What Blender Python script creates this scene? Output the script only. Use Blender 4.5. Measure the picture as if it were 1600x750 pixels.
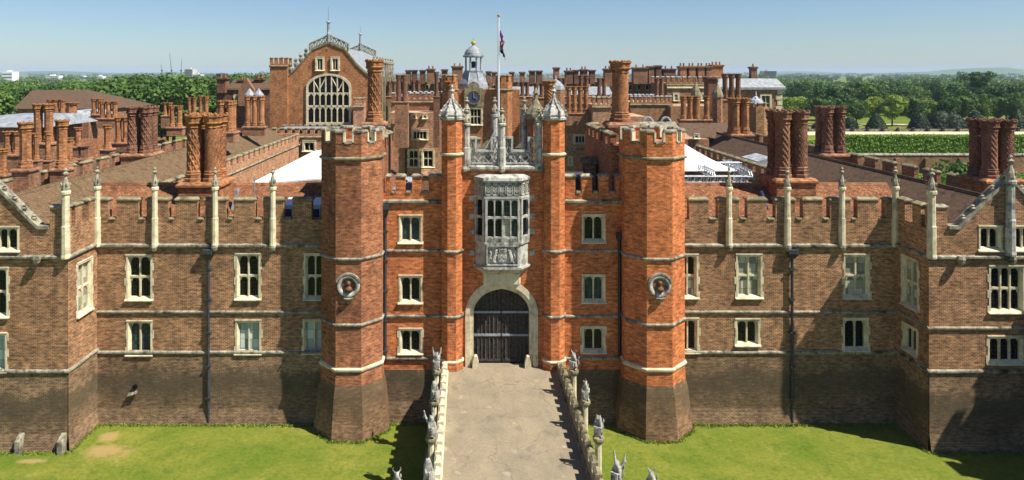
import bpy, bmesh, math, random
import numpy as np
from mathutils import Vector, Matrix
R = math.radians
random.seed(7); np.random.seed(7)
for o in list(bpy.data.objects): bpy.data.objects.remove(o)
S = bpy.context.scene
COL = S.collection
# ------------------------------------------------------------------ camera
F, PX, PY, HC = 1067.0, 727.0, 115.0, 20.95          # focal length in photo px, principal point, camera height
cam = bpy.data.cameras.new('camera'); camo = bpy.data.objects.new('camera', cam); COL.objects.link(camo)
camo.location = (0, 0, HC); camo.rotation_euler = (R(90), 0, 0)
cam.sensor_width = 36; cam.lens = 36*F/1600; cam.shift_x = (800-PX)/1600; cam.shift_y = -(375-PY)/1600
cam.clip_start = 0.5; cam.clip_end = 30000
S.camera = camo
# ------------------------------------------------------------------ light
LD = Vector((-2.1, 1.0, -3.2)).normalized()        # direction the sunlight travels
elev = math.asin(-LD.z); az = math.atan2(-LD.x, -LD.y)   # azimuth of the sun from +Y, clockwise
W = bpy.data.worlds.new('World'); S.world = W; W.use_nodes = True
wn = W.node_tree.nodes; wl = W.node_tree.links
bg = wn['Background']; sky = wn.new('ShaderNodeTexSky'); sky.sky_type = 'NISHITA'; sky.sun_disc = False
sky.sun_elevation = elev; sky.sun_rotation = az; sky.altitude = 30; sky.air_density = 1.0; sky.dust_density = 0.3; sky.ozone_density = 3.0
tint = wn.new('ShaderNodeMix'); tint.data_type = 'RGBA'; tint.blend_type = 'MULTIPLY'; tint.inputs[0].default_value = 1; tint.inputs[7].default_value = (.80, .90, 1.02, 1)
wl.new(sky.outputs[0], tint.inputs[6]); wl.new(tint.outputs[2], bg.inputs[0]); bg.inputs[1].default_value = 0.06
sun = bpy.data.lights.new('sun', 'SUN'); suno = bpy.data.objects.new('sun', sun); COL.objects.link(suno)
sun.energy = 5.0; sun.angle = R(0.6); sun.color = (1.0, 0.93, 0.82)
suno.rotation_euler = LD.to_track_quat('-Z', 'Y').to_euler(); suno.location = (60, -40, 120)
vs = S.view_settings; vs.view_transform = 'Standard'; vs.look = 'None'; vs.gamma = 1; vs.exposure = 0.85; vs.use_curve_mapping = False
S.render.engine = 'CYCLES'
S.cycles.volume_bounces = 0; S.cycles.max_bounces = 6

def X(px, D): return (px-PX)*D/F
def Z(py, D): return HC-(py-PY)*D/F
def lin(c):
    return tuple((v/255/12.92 if v/255 <= .04045 else ((v/255+.055)/1.055)**2.4) for v in c)+(1,)

# ------------------------------------------------------------------ materials
def newmat(name, rough=0.85, spec=0.3):
    m = bpy.data.materials.new(name); m.use_nodes = True
    nt = m.node_tree; b = nt.nodes['Principled BSDF']
    b.inputs['Roughness'].default_value = rough
    b.inputs['Specular IOR Level'].default_value = spec
    return m, nt, b
def N(nt, t, **kw):
    n = nt.nodes.new(t)
    for k, v in kw.items(): setattr(n, k, v)
    return n
def mixc(nt, fac, a, b, mode='MIX'):
    n = nt.nodes.new('ShaderNodeMix'); n.data_type = 'RGBA'; n.blend_type = mode
    for sock, v in ((n.inputs[0], fac), (n.inputs[6], a), (n.inputs[7], b)):
        if hasattr(v, 'is_linked') or isinstance(v, bpy.types.NodeSocket): nt.links.new(v, sock)
        else: sock.default_value = v
    return n.outputs[2]
def noise(nt, vec, scale, detail=4, rough=.6, dist=0):
    n = N(nt, 'ShaderNodeTexNoise'); n.inputs['Scale'].default_value = scale; n.inputs['Detail'].default_value = detail
    n.inputs['Roughness'].default_value = rough; n.inputs['Distortion'].default_value = dist
    if vec is not None: nt.links.new(vec, n.inputs['Vector'])
    return n.outputs[0]
def ramp(nt, fac, stops):
    n = N(nt, 'ShaderNodeValToRGB'); el = n.color_ramp.elements
    while len(el) < len(stops): el.new(.5)
    for e, (p, c) in zip(el, stops): e.position = p; e.color = c if len(c) == 4 else c+(1,)
    nt.links.new(fac, n.inputs[0]); return n.outputs[0]
def bump(nt, b, h, strength=.5, dist=.02):
    n = N(nt, 'ShaderNodeBump'); n.inputs['Strength'].default_value = strength; n.inputs['Distance'].default_value = dist
    nt.links.new(h, n.inputs['Height']); nt.links.new(n.outputs[0], b.inputs['Normal'])
def vmath(nt, op, a, b):
    n = N(nt, 'ShaderNodeVectorMath', operation=op)
    for s, v in ((n.inputs[0], a), (n.inputs[1], b)):
        if isinstance(v, bpy.types.NodeSocket): nt.links.new(v, s)
        elif v is not None: s.default_value = v
    return n
def wallcoord(nt):
    g = N(nt, 'ShaderNodeNewGeometry')
    c = vmath(nt, 'CROSS_PRODUCT', g.outputs['True Normal'], (0, 0, 1))
    t = vmath(nt, 'NORMALIZE', c.outputs[0], None)
    u = vmath(nt, 'DOT_PRODUCT', g.outputs['Position'], t.outputs[0])
    s = N(nt, 'ShaderNodeSeparateXYZ'); nt.links.new(g.outputs['Position'], s.inputs[0])
    cb = N(nt, 'ShaderNodeCombineXYZ'); nt.links.new(u.outputs['Value'], cb.inputs[0]); nt.links.new(s.outputs[2], cb.inputs[1])
    return cb.outputs[0], g.outputs['Position'], s.outputs[2]
def stretch(nt, vec, sc):
    m = N(nt, 'ShaderNodeMapping'); m.inputs['Scale'].default_value = sc; nt.links.new(vec, m.inputs[0]); return m.outputs[0]
def brick(name, c1, c2, mortar, stain, amount=.6, bw=.235, rh=.082, ms=.016, dark=None, bias=0.0, bumps=.6, tide=None):
    m, nt, b = newmat(name, .9, .15)
    wc, P, z = wallcoord(nt)
    t = N(nt, 'ShaderNodeTexBrick'); nt.links.new(wc, t.inputs['Vector'])
    t.inputs['Color1'].default_value = lin(c1); t.inputs['Color2'].default_value = lin(c2); t.inputs['Mortar'].default_value = lin(mortar)
    t.inputs['Scale'].default_value = 1; t.inputs['Mortar Size'].default_value = ms; t.inputs['Mortar Smooth'].default_value = .3
    t.inputs['Bias'].default_value = bias; t.inputs['Brick Width'].default_value = bw; t.inputs['Row Height'].default_value = rh
    col = t.outputs['Color']
    # patches of burnt headers
    hd = noise(nt, stretch(nt, wc, (4.2, 12, 1)), 1.0, 2, .8)
    col = mixc(nt, ramp(nt, hd, [(.54, (0, 0, 0)), (.72, (.75, .75, .75))]), col, lin(dark or tuple(v*.45 for v in c2)))
    # weather stains, streaks
    s1 = noise(nt, P, .33, 5, .65); s2 = noise(nt, stretch(nt, wc, (1.6, .22, 1)), 1.0, 4, .6)
    f1 = ramp(nt, s1, [(.36, (0, 0, 0)), (.72, (amount,)*3)])
    col = mixc(nt, f1, col, lin(stain))
    f2 = ramp(nt, s2, [(.5, (0, 0, 0)), (.8, (.55*amount,)*3)])
    col = mixc(nt, f2, col, lin(tuple(v*.6 for v in stain)))
    s3 = noise(nt, P, 1.3, 5, .7)
    col = mixc(nt, 1.0, col, ramp(nt, s3, [(.28, (.55, .55, .57)), (.5, (.98, .97, .96)), (.74, (1.3, 1.27, 1.22))]), 'MULTIPLY')
    pb = noise(nt, stretch(nt, wc, (2.6, 7.5, 1)), 1.0, 1, .5)
    col = mixc(nt, 1.0, col, ramp(nt, pb, [(.3, (.6, .6, .63)), (.5, (1, 1, 1)), (.7, (1.4, 1.35, 1.28))]), 'MULTIPLY')
    if tide:   # old water-line of the moat: a ragged band of dark algae and soot
        za, zb, tc_ = tide
        wz = N(nt, 'ShaderNodeMath', operation='MULTIPLY_ADD'); nt.links.new(noise(nt, P, .5, 5, .7), wz.inputs[0]); wz.inputs[1].default_value = 2.6; nt.links.new(z, wz.inputs[2])
        mr = N(nt, 'ShaderNodeMapRange'); nt.links.new(wz.outputs[0], mr.inputs[0]); mr.inputs[1].default_value = za; mr.inputs[2].default_value = zb
        col = mixc(nt, ramp(nt, mr.outputs[0], [(0, (.1, .1, .1)), (.35, (.25, .25, .25)), (.7, (.8, .8, .8)), (.9, (.7, .7, .7)), (1, (0, 0, 0))]), col, lin(tc_))
        fl = noise(nt, stretch(nt, wc, (3, 8, 1)), 1.0, 3, .8)
        col = mixc(nt, ramp(nt, fl, [(.58, (0, 0, 0)), (.7, (.6, .6, .6))]), col, lin((150, 128, 104)))
    nt.links.new(col, b.inputs['Base Color'])
    bump(nt, b, t.outputs['Fac'], -bumps, .02)
    return m
def stone(name, c1, c2, dirt, scale=2.5, amount=.7, rough=.85):
    m, nt, b = newmat(name, rough, .2)
    g = N(nt, 'ShaderNodeNewGeometry'); P = g.outputs['Position']
    a = noise(nt, P, scale, 6, .65); c = noise(nt, P, scale*.45, 5, .7); d = noise(nt, stretch(nt, P, (3, 3, .5)), 2.2, 4, .65)
    col = mixc(nt, ramp(nt, a, [(.35, (0, 0, 0)), (.65, (1, 1, 1))]), lin(c1), lin(c2))
    col = mixc(nt, ramp(nt, c, [(.48, (0, 0, 0)), (.68, (amount,)*3)]), col, lin(dirt))
    col = mixc(nt, ramp(nt, d, [(.52, (0, 0, 0)), (.75, (amount*.8,)*3)]), col, lin(tuple(v*.7 for v in dirt)))
    nt.links.new(col, b.inputs['Base Color']); bump(nt, b, a, .35, .03)
    return m
def tiles(name, c1, c2, c3, lichen=None, row=.13, amount=.5):
    m, nt, b = newmat(name, .9, .15)
    tc = N(nt, 'ShaderNodeNewGeometry')
    n_ = tc.outputs['True Normal']
    hz = vmath(nt, 'CROSS_PRODUCT', n_, (0, 0, 1)); t = vmath(nt, 'NORMALIZE', hz.outputs[0], None)
    dn = vmath(nt, 'CROSS_PRODUCT', n_, t.outputs[0])
    u = vmath(nt, 'DOT_PRODUCT', tc.outputs['Position'], t.outputs[0]); v = vmath(nt, 'DOT_PRODUCT', tc.outputs['Position'], dn.outputs[0])
    cb = N(nt, 'ShaderNodeCombineXYZ'); nt.links.new(u.outputs['Value'], cb.inputs[0]); nt.links.new(v.outputs['Value'], cb.inputs[1])
    t = N(nt, 'ShaderNodeTexBrick'); nt.links.new(cb.outputs[0], t.inputs['Vector'])
    t.inputs['Color1'].default_value = lin(c1); t.inputs['Color2'].default_value = lin(c2); t.inputs['Mortar'].default_value = lin(tuple(x*.5 for x in c2))
    t.inputs['Scale'].default_value = 1; t.inputs['Mortar Size'].default_value = .012; t.inputs['Brick Width'].default_value = .2; t.inputs['Row Height'].default_value = row
    P = tc.outputs['Position']
    a = noise(nt, P, .8, 6, .7); c = noise(nt, P, 3.5, 4, .75)
    col = mixc(nt, ramp(nt, a, [(.4, (0, 0, 0)), (.66, (amount+.2,)*3)]), t.outputs['Color'], lin(c3))
    if lichen: col = mixc(nt, ramp(nt, c, [(.55, (0, 0, 0)), (.68, (.8, .8, .8))]), col, lin(lichen))
    dk = noise(nt, P, 2.2, 4, .7); col = mixc(nt, ramp(nt, dk, [(.52, (0, 0, 0)), (.7, (.7, .7, .7))]), col, lin(tuple(x*.42 for x in c3)))
    nt.links.new(col, b.inputs['Base Color']); bump(nt, b, t.outputs['Fac'], -.6, .03)
    return m
def plain(name, c, rough=.7, spec=.3, metal=0, var=.25, scale=3.0, c2=None):
    m, nt, b = newmat(name, rough, spec); b.inputs['Metallic'].default_value = metal
    g = N(nt, 'ShaderNodeNewGeometry')
    a = noise(nt, g.outputs['Position'], scale, 5, .65)
    c2 = c2 or tuple(v*(1-var) for v in c)
    col = mixc(nt, ramp(nt, a, [(.35, (0, 0, 0)), (.68, (1, 1, 1))]), lin(c), lin(c2))
    nt.links.new(col, b.inputs['Base Color']); bump(nt, b, a, .15, .02)
    return m
def foliage(name, c1, c2, c3, scale=.35):
    m, nt, b = newmat(name, .6, .25)
    g = N(nt, 'ShaderNodeNewGeometry'); oi = N(nt, 'ShaderNodeObjectInfo')
    a = noise(nt, g.outputs['Position'], scale, 3, .6); c = noise(nt, g.outputs['Position'], scale*5, 2, .7)
    col = mixc(nt, ramp(nt, a, [(.35, (0, 0, 0)), (.65, (1, 1, 1))]), lin(c1), lin(c2))
    col = mixc(nt, ramp(nt, c, [(.4, (0, 0, 0)), (.75, (.8, .8, .8))]), col, lin(c3))
    rp = ramp(nt, oi.outputs['Random'], [(0, (.62, .7, .62)), (.5, (1, 1, 1)), (1, (1.25, 1.15, .8))])
    col = mixc(nt, 1.0, col, rp, 'MULTIPLY')
    nt.links.new(col, b.inputs['Base Color'])
    tr = N(nt, 'ShaderNodeBsdfTranslucent'); nt.links.new(col, tr.inputs[0])
    mx = N(nt, 'ShaderNodeMixShader'); mx.inputs[0].default_value = .25
    nt.links.new(b.outputs[0], mx.inputs[1]); nt.links.new(tr.outputs[0], mx.inputs[2])
    nt.links.new(mx.outputs[0], nt.nodes['Material Output'].inputs[0])
    return m
def glassmat(name, c, lead=(70, 72, 70), rough=.08, grid=True, pw=.16, ph=.22):
    m, nt, b = newmat(name, rough, .22)
    wc, P, z = wallcoord(nt)
    if grid:
        t = N(nt, 'ShaderNodeTexBrick'); nt.links.new(wc, t.inputs['Vector']); t.offset = 0
        t.inputs['Color1'].default_value = lin(c); t.inputs['Color2'].default_value = lin(tuple(v*.6 for v in c)); t.inputs['Mortar'].default_value = lin(lead)
        t.inputs['Scale'].default_value = 1; t.inputs['Mortar Size'].default_value = .012; t.inputs['Brick Width'].default_value = pw; t.inputs['Row Height'].default_value = ph
        nt.links.new(t.outputs[0], b.inputs['Base Color'])
    else: b.inputs['Base Color'].default_value = lin(c)
    a = noise(nt, P, 6, 2, .5); bump(nt, b, a, .12, .02)
    return m

MAT = {}
MAT['brick_brown'] = brick('weathered_brown_brick', (170, 110, 74), (104, 68, 50), (178, 152, 118), (98, 76, 56), .55, dark=(58, 42, 36), ms=.018)
MAT['brick_plinth'] = brick('moat_stained_brick', (144, 106, 78), (98, 74, 56), (156, 136, 108), (76, 62, 46), .75, dark=(54, 44, 36), ms=.02, tide=(1.2, 4.6, (76, 69, 54)))
MAT['brick_orange'] = brick('orange_red_brick', (198, 110, 62), (168, 88, 48), (190, 136, 92), (154, 86, 52), .42, dark=(118, 66, 44))
MAT['brick_tower'] = brick('mottled_red_brick', (172, 104, 68), (128, 76, 52), (168, 128, 96), (100, 66, 48), .7, dark=(78, 52, 42))
MAT['brick_base'] = brick('dark_tower_base_brick', (162, 116, 84), (112, 80, 60), (160, 134, 104), (84, 66, 48), .75, dark=(58, 46, 38), ms=.02, tide=(1.4, 4.5, (82, 71, 54)))
MAT['brick_far'] = brick('court_brick', (160, 112, 82), (126, 86, 64), (162, 130, 104), (104, 80, 64), .55)
MAT['brick_pink'] = brick('pale_pink_court_brick', (178, 128, 98), (158, 108, 82), (180, 150, 122), (150, 112, 86), .4)
MAT['brick_sand'] = brick('sandy_brick', (164, 120, 84), (138, 98, 70), (160, 130, 100), (120, 90, 64), .5)
MAT['brick_hall'] = brick('hall_brick', (176, 116, 74), (146, 94, 60), (172, 132, 94), (124, 84, 56), .5)
MAT['stone'] = stone('cream_dressed_stone', (216, 206, 174), (194, 184, 154), (128, 118, 96), 3, .65)
MAT['stone_grey'] = stone('weathered_grey_stone', (168, 162, 142), (112, 108, 94), (46, 45, 41), 3.2, 1.0)
MAT['stone_pale'] = stone('pale_grey_carved_stone', (190, 188, 178), (158, 156, 148), (74, 72, 68), 4.0, .95)
MAT['stone_lichen'] = stone('lichened_stone', (150, 142, 112), (118, 110, 86), (62, 60, 46), 2.8, .9)
MAT['stone_cap'] = stone('grimy_carved_stone', (168, 160, 136), (140, 134, 114), (70, 68, 58), 4, .8)
MAT['beast_stone'] = stone('lichen_grey_statue_stone', (184, 182, 172), (140, 138, 130), (56, 56, 52), 8, .95)
MAT['lead'] = plain('sheet_lead', (150, 156, 162), .55, .4, 0, .3, 1.5)
MAT['lead_pale'] = plain('pale_sheet_lead', (176, 182, 188), .6, .4, 0, .4, 1.6)
MAT['tile_red'] = tiles('mottled_red_tiles', (158, 106, 72), (118, 76, 54), (96, 66, 50), (178, 138, 92))
MAT['tile_brown'] = tiles('old_brown_tiles', (112, 90, 72), (94, 74, 60), (86, 70, 58), None, .14, .3)
MAT['tile_ochre'] = tiles('lichened_brown_tiles', (120, 98, 74), (104, 84, 62), (98, 80, 58), (126, 108, 74), .14, .3)
MAT['terracotta'] = brick('chimney_terracotta_brick', (190, 126, 80), (150, 94, 58), (166, 126, 90), (88, 62, 46), .75, bw=.2, rh=.075, dark=(70, 48, 38))
MAT['terra_dark'] = brick('sooty_chimney_brick', (150, 100, 76), (114, 74, 58), (134, 106, 86), (66, 50, 42), .75, bw=.2, rh=.075, dark=(56, 42, 38))
MAT['cap'] = stone('lichened_chimney_cap', (164, 116, 68), (136, 90, 56), (74, 56, 42), 3.2, .85)
MAT['bust'] = plain('weathered_terracotta_bust', (122, 88, 66), .8, .2, 0, .4, 7)
MAT['soot'] = plain('flue_soot', (26, 22, 20), .95, .1)
MAT['glass'] = glassmat('dark_leaded_glass', (12, 14, 16), (40, 42, 42))
MAT['glass_teal'] = glassmat('greenish_leaded_glass', (62, 80, 82), (36, 42, 42))
MAT['blind'] = glassmat('pale_blind_behind_glass', (190, 206, 198), (120, 128, 122), .2, True, .5, .55)
MAT['curtain'] = glassmat('cream_blind_behind_glass', (186, 186, 166), (96, 96, 86), .2, True, .45, .5)
MAT['wood'] = plain('old_oak_door', (78, 72, 66), .8, .2, 0, .6, 6)
MAT['iron'] = plain('black_iron', (34, 36, 40), .5, .5, 0, .3, 6)
MAT['pipe'] = plain('painted_lead_pipe', (62, 66, 72), .5, .4, 0, .4, 4)
MAT['gold'] = plain('gilding', (214, 176, 72), .35, .6, .6, .2, 5)
MAT['white_paint'] = plain('white_painted_metal', (222, 224, 226), .5, .4, 0, .06, 4)
MAT['tent'] = plain('white_pvc_canvas', (236, 238, 240), .55, .3, 0, .05, .6)
MAT['truss'] = plain('aluminium_truss', (188, 192, 198), .4, .5, .5, .2, 5)
MAT['clock'] = plain('blue_clock_dial', (62, 74, 112), .5, .4, 0, .3, 4)
MAT['bark'] = plain('bark', (84, 70, 54), .95, .1, 0, .4, 2)
MAT['leaf'] = foliage('broadleaf_foliage', (78, 106, 44), (98, 126, 52), (56, 84, 36))
MAT['leaf_dark'] = foliage('dark_foliage', (58, 90, 40), (74, 108, 44), (42, 70, 32))
MAT['leaf_light'] = foliage('light_foliage', (118, 144, 48), (146, 166, 56), (90, 120, 40))
MAT['yew'] = foliage('clipped_yew_foliage', (40, 60, 32), (48, 70, 34), (30, 46, 26), .8)
MAT['hedge'] = foliage('clipped_hedge_foliage', (96, 132, 36), (122, 154, 44), (70, 106, 30), .8)
MAT['wood_far'] = foliage('woodland_canopy', (78, 110, 50), (98, 128, 56), (58, 88, 44), .02)
MAT['red'] = plain('flag_red', (196, 30, 52), .8, .1, 0, .1, 3)
MAT['white_cloth'] = plain('flag_white', (228, 228, 232), .8, .1, 0, .05, 3)
MAT['blue'] = plain('flag_blue', (34, 44, 128), .8, .1, 0, .1, 3)
MAT['concrete'] = plain('pale_concrete', (190, 190, 188), .8, .2, 0, .15, .2)
MAT['dark_void'] = plain('unlit_passage', (40, 34, 30), .95, .05)

def deckmat():
    m, nt, b = newmat('worn_bridge_tarmac', .95, .15)
    g = N(nt, 'ShaderNodeNewGeometry'); P = g.outputs['Position']
    a = noise(nt, P, .55, 6, .65); c = noise(nt, P, 9, 4, .8); d = noise(nt, stretch(nt, P, (1, .25, 1)), 1.1, 5, .6)
    col = mixc(nt, ramp(nt, a, [(.35, (0, 0, 0)), (.65, (1, 1, 1))]), lin((138, 127, 106)), lin((122, 113, 96)))
    col = mixc(nt, ramp(nt, d, [(.5, (0, 0, 0)), (.72, (.6, .6, .6))]), col, lin((150, 136, 110)))
    e = noise(nt, P, 1.4, 3, .5)
    col = mixc(nt, ramp(nt, e, [(.66, (0, 0, 0)), (.72, (.55, .55, .55))]), col, lin((162, 151, 132)))
    e2 = noise(nt, stretch(nt, P, (1.2, .8, 1)), .8, 4, .6, .6)
    col = mixc(nt, ramp(nt, e2, [(.6, (0, 0, 0)), (.68, (.5, .5, .5))]), col, lin((100, 94, 82)))
    vo = N(nt, 'ShaderNodeTexVoronoi', feature='DISTANCE_TO_EDGE'); vo.inputs['Scale'].default_value = .38
    ds = N(nt, 'ShaderNodeMapping'); nt.links.new(P, ds.inputs[0])
    wob = vmath(nt, 'ADD', ds.outputs[0], None); nn = N(nt, 'ShaderNodeTexNoise'); nn.inputs['Scale'].default_value = 1.5; nt.links.new(P, nn.inputs['Vector'])
    nt.links.new(nn.outputs['Color'], wob.inputs[1]); nt.links.new(wob.outputs[0], vo.inputs['Vector'])
    col = mixc(nt, ramp(nt, vo.outputs['Distance'], [(.0, (.5, .5, .5)), (.012, (0, 0, 0))]), col, lin((84, 78, 70)))
    col = mixc(nt, .3, col, ramp(nt, c, [(.3, (.25, .25, .25)), (.7, (.8, .8, .8))]), 'OVERLAY')
    nt.links.new(col, b.inputs['Base Color']); bump(nt, b, c, .4, .02)
    return m
MAT['deck'] = deckmat()
def lawnmat(name, far=False):
    m, nt, b = newmat(name, .9, .1)
    g = N(nt, 'ShaderNodeNewGeometry'); P = g.outputs['Position']
    k = .06 if far else 1
    a = noise(nt, P, .22*k, 6, .7); c = noise(nt, P, 4.5*k, 7, .85); d = noise(nt, P, .9*k, 6, .75)
    col = mixc(nt, ramp(nt, a, [(.35, (0, 0, 0)), (.65, (1, 1, 1))]), lin((86, 104, 32)), lin((116, 118, 48)))
    col = mixc(nt, ramp(nt, d, [(.48, (0, 0, 0)), (.72, (.75, .75, .75))]), col, lin((68, 90, 28)))
    e = noise(nt, P, .55*k, 4, .7, .4)
    col = mixc(nt, ramp(nt, e, [(.6, (0, 0, 0)), (.74, (.7, .7, .7))]), col, lin((134, 128, 66)))
    col = mixc(nt, 1.0, col, ramp(nt, c, [(.25, (.38, .42, .34)), (.5, (1, 1, 1)), (.78, (1.5, 1.42, 1.3))]), 'MULTIPLY')
    if not far:   # bare, trodden earth beside the corner of the left pavilion
        for (cx, cy, rx, ry) in ((-19.9, 37.9, 1.9, 1.1), (-23.4, 36.9, 1.2, .35), (-20.6, 39.4, .8, .9)):
            mp = N(nt, 'ShaderNodeMapping'); mp.inputs['Location'].default_value = (-cx/rx, -cy/ry, 0); mp.inputs['Scale'].default_value = (1/rx, 1/ry, 0)
            nt.links.new(P, mp.inputs[0]); ln = vmath(nt, 'LENGTH', mp.outputs[0], None)
            wob = N(nt, 'ShaderNodeMath', operation='MULTIPLY_ADD'); nt.links.new(d, wob.inputs[0]); wob.inputs[1].default_value = 1.6; nt.links.new(ln.outputs['Value'], wob.inputs[2])
            col = mixc(nt, ramp(nt, wob.outputs[0], [(.75, (.9, .9, .9)), (1.0, (0, 0, 0))]) if False else ramp(nt, N_sub(nt, wob.outputs[0], .9), [(.25, (.85, .85, .85)), (.75, (0, 0, 0))]), col, lin((150, 128, 84)))
    nt.links.new(col, b.inputs['Base Color']); bump(nt, b, c, .5, .05)
    return m
def N_sub(nt, s, v):
    n = N(nt, 'ShaderNodeMath', operation='SUBTRACT'); nt.links.new(s, n.inputs[0]); n.inputs[1].default_value = v; return n.outputs[0]
MAT['lawn'] = lawnmat('moat_lawn'); MAT['park'] = lawnmat('park_grass', True)
MAT['gravel'] = plain('pale_gravel', (206, 192, 158), .95, .1, 0, .15, 1.0)

# ------------------------------------------------------------------ mesh helpers
class MB:
    def __init__(s): s.v = []; s.f = []; s.m = []
    def add(s, vs, fs, mi=0):
        b = len(s.v); s.v += [tuple(v) for v in vs]; s.f += [tuple(i+b for i in f) for f in fs]; s.m += [mi]*len(fs); return s
    def quad(s, a, b, c, d, mi=0): return s.add([a, b, c, d], [(0, 1, 2, 3)], mi)
    def box(s, x0, y0, z0, x1, y1, z1, mi=0):
        v = [(x0, y0, z0), (x1, y0, z0), (x1, y1, z0), (x0, y1, z0), (x0, y0, z1), (x1, y0, z1), (x1, y1, z1), (x0, y1, z1)]
        return s.add(v, [(0, 3, 2, 1), (4, 5, 6, 7), (0, 1, 5, 4), (1, 2, 6, 5), (2, 3, 7, 6), (3, 0, 4, 7)], mi)
    def loft(s, rings, mi=0, cap=True):
        n = len(rings[0]); v = [p for r in rings for p in r]; f = []
        for k in range(len(rings)-1):
            for i in range(n):
                j = (i+1) % n; f.append((k*n+i, k*n+j, (k+1)*n+j, (k+1)*n+i))
        if cap: f.append(tuple(range(n-1, -1, -1))); f.append(tuple((len(rings)-1)*n+i for i in range(n)))
        return s.add(v, f, mi)
    def prism_y(s, poly, y0, y1, mi=0): return s.loft([[(x, y0, z) for x, z in poly], [(x, y1, z) for x, z in poly]], mi)
    def prism_x(s, poly, x0, x1, mi=0): return s.loft([[(x0, y, z) for y, z in poly], [(x1, y, z) for y, z in poly]], mi)
    def prism_z(s, poly, z0, z1, mi=0): return s.loft([[(x, y, z0) for x, y in poly], [(x, y, z1) for x, y in poly]], mi)
    def lathe(s, prof, cx=0, cy=0, n=8, ph=0, mi=0):
        return s.loft([[(cx+r*math.cos(ph+2*math.pi*i/n), cy+r*math.sin(ph+2*math.pi*i/n), z) for i in range(n)] for r, z in prof], mi)
    def tube(s, p, q, r, n=6, mi=0, r2=None):
        p = Vector(p); q = Vector(q); d = (q-p)
        if d.length < 1e-6: return s
        a = d.normalized(); u = a.orthogonal().normalized(); w = a.cross(u); r2 = r if r2 is None else r2
        return s.loft([[p+(u*math.cos(2*math.pi*i/n)+w*math.sin(2*math.pi*i/n))*r for i in range(n)],
                       [q+(u*math.cos(2*math.pi*i/n)+w*math.sin(2*math.pi*i/n))*r2 for i in range(n)]], mi)
    def mesh(s, name, mats, smooth=False, org=(0, 0, 0), recalc=True):
        me = bpy.data.meshes.new(name)
        me.from_pydata([(v[0]-org[0], v[1]-org[1], v[2]-org[2]) for v in s.v], [], s.f)
        for m in mats: me.materials.append(MAT[m] if isinstance(m, str) else m)
        if len(mats) > 1: me.polygons.foreach_set('material_index', s.m)
        if recalc:
            bm = bmesh.new(); bm.from_mesh(me); bmesh.ops.recalc_face_normals(bm, faces=bm.faces); bm.to_mesh(me); bm.free()
        if smooth: me.polygons.foreach_set('use_smooth', [True]*len(me.polygons))
        me.update(); return me
ORG = {}
def thing(name, label, cat, loc, group=None):
    o = bpy.data.objects.new(name, None); COL.objects.link(o); o.location = loc; o.empty_display_size = .5
    o['label'] = label; o['category'] = cat
    if group: o['group'] = group
    ORG[o.name] = Vector(loc); return o
def link(name, me, parent=None, loc=(0, 0, 0), rz=0, sc=None):
    """mesh object at WORLD location loc under parent (parents are never rotated)"""
    o = bpy.data.objects.new(name, me); COL.objects.link(o)
    loc = Vector(loc); o.location = loc-(ORG[parent.name] if parent else Vector())
    o.rotation_euler = (0, 0, rz)
    if sc: o.scale = sc
    if parent: o.parent = parent
    ORG[o.name] = loc; return o
def part(name, mb, mats, parent=None, smooth=False, label=None, recalc=True):
    if isinstance(mats, str): mats = [mats]
    a = np.array(mb.v); c = (a.min(0)+a.max(0))/2; c[2] = a[:, 2].min()
    o = link(name, mb.mesh(name, mats, smooth, tuple(c), recalc), parent, tuple(c))
    if label: o['label'] = label
    return o
def tag(o, label, cat, group=None, kind=None):
    if label: o['label'] = label
    if cat: o['category'] = cat
    if group: o['group'] = group
    if kind: o['kind'] = kind
    return o
def struct(name, mb, mats, smooth=False, label=None):
    o = part(name, mb, mats, None, smooth); o['kind'] = 'structure'
    if label: o['label'] = label
    return o
def octo(cx, cy, a, z, ph=math.pi/8):
    r = a/math.cos(math.pi/8); return [(cx+r*math.cos(ph+i*math.pi/4), cy+r*math.sin(ph+i*math.pi/4), z) for i in range(8)]
def wall(mb, axis, plane, u0, u1, z0, z1, holes=(), mi=0):
    """sheet of wall with rectangular openings; holes (u0,u1,z0,z1)"""
    us = sorted({u0, u1}|{min(max(h[i], u0), u1) for h in holes for i in (0, 1)}); zs = sorted({z0, z1}|{min(max(h[i], z0), z1) for h in holes for i in (2, 3)})
    for a, b in zip(us, us[1:]):
        for c, d in zip(zs, zs[1:]):
            um, zm = (a+b)/2, (c+d)/2
            if any(h[0] < um < h[1] and h[2] < zm < h[3] for h in holes): continue
            if axis == 'x': mb.quad((a, plane, c), (b, plane, c), (b, plane, d), (a, plane, d), mi)
            else: mb.quad((plane, a, c), (plane, b, c), (plane, b, d), (plane, a, d), mi)
# string course: box with weathered (sloping) top
def string_x(mb, x0, x1, y, z, h=.2, p=.12, mi=0):
    mb.prism_x([(y+.05, z-h/2), (y-p*.55, z-h/2), (y-p, z-h*.2), (y-p, z+h*.15), (y+.05, z+h/2)], x0, x1, mi)
def string_y(mb, y0, y1, x, sgn, z, h=.2, p=.12, mi=0):
    mb.prism_y([(x-sgn*.05, z-h/2), (x+sgn*p*.55, z-h/2), (x+sgn*p, z-h*.2), (x+sgn*p, z+h*.15), (x-sgn*.05, z+h/2)], y0, y1, mi)
def string_oct(mb, cx, cy, a, z, h=.22, p=.1, mi=0):
    mb.loft([octo(cx, cy, a-.04, z-h/2), octo(cx, cy, a+p*.6, z-h/2), octo(cx, cy, a+p, z-h*.15), octo(cx, cy, a+p, z+h*.15), octo(cx, cy, a-.04, z+h/2)], mi)

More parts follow.
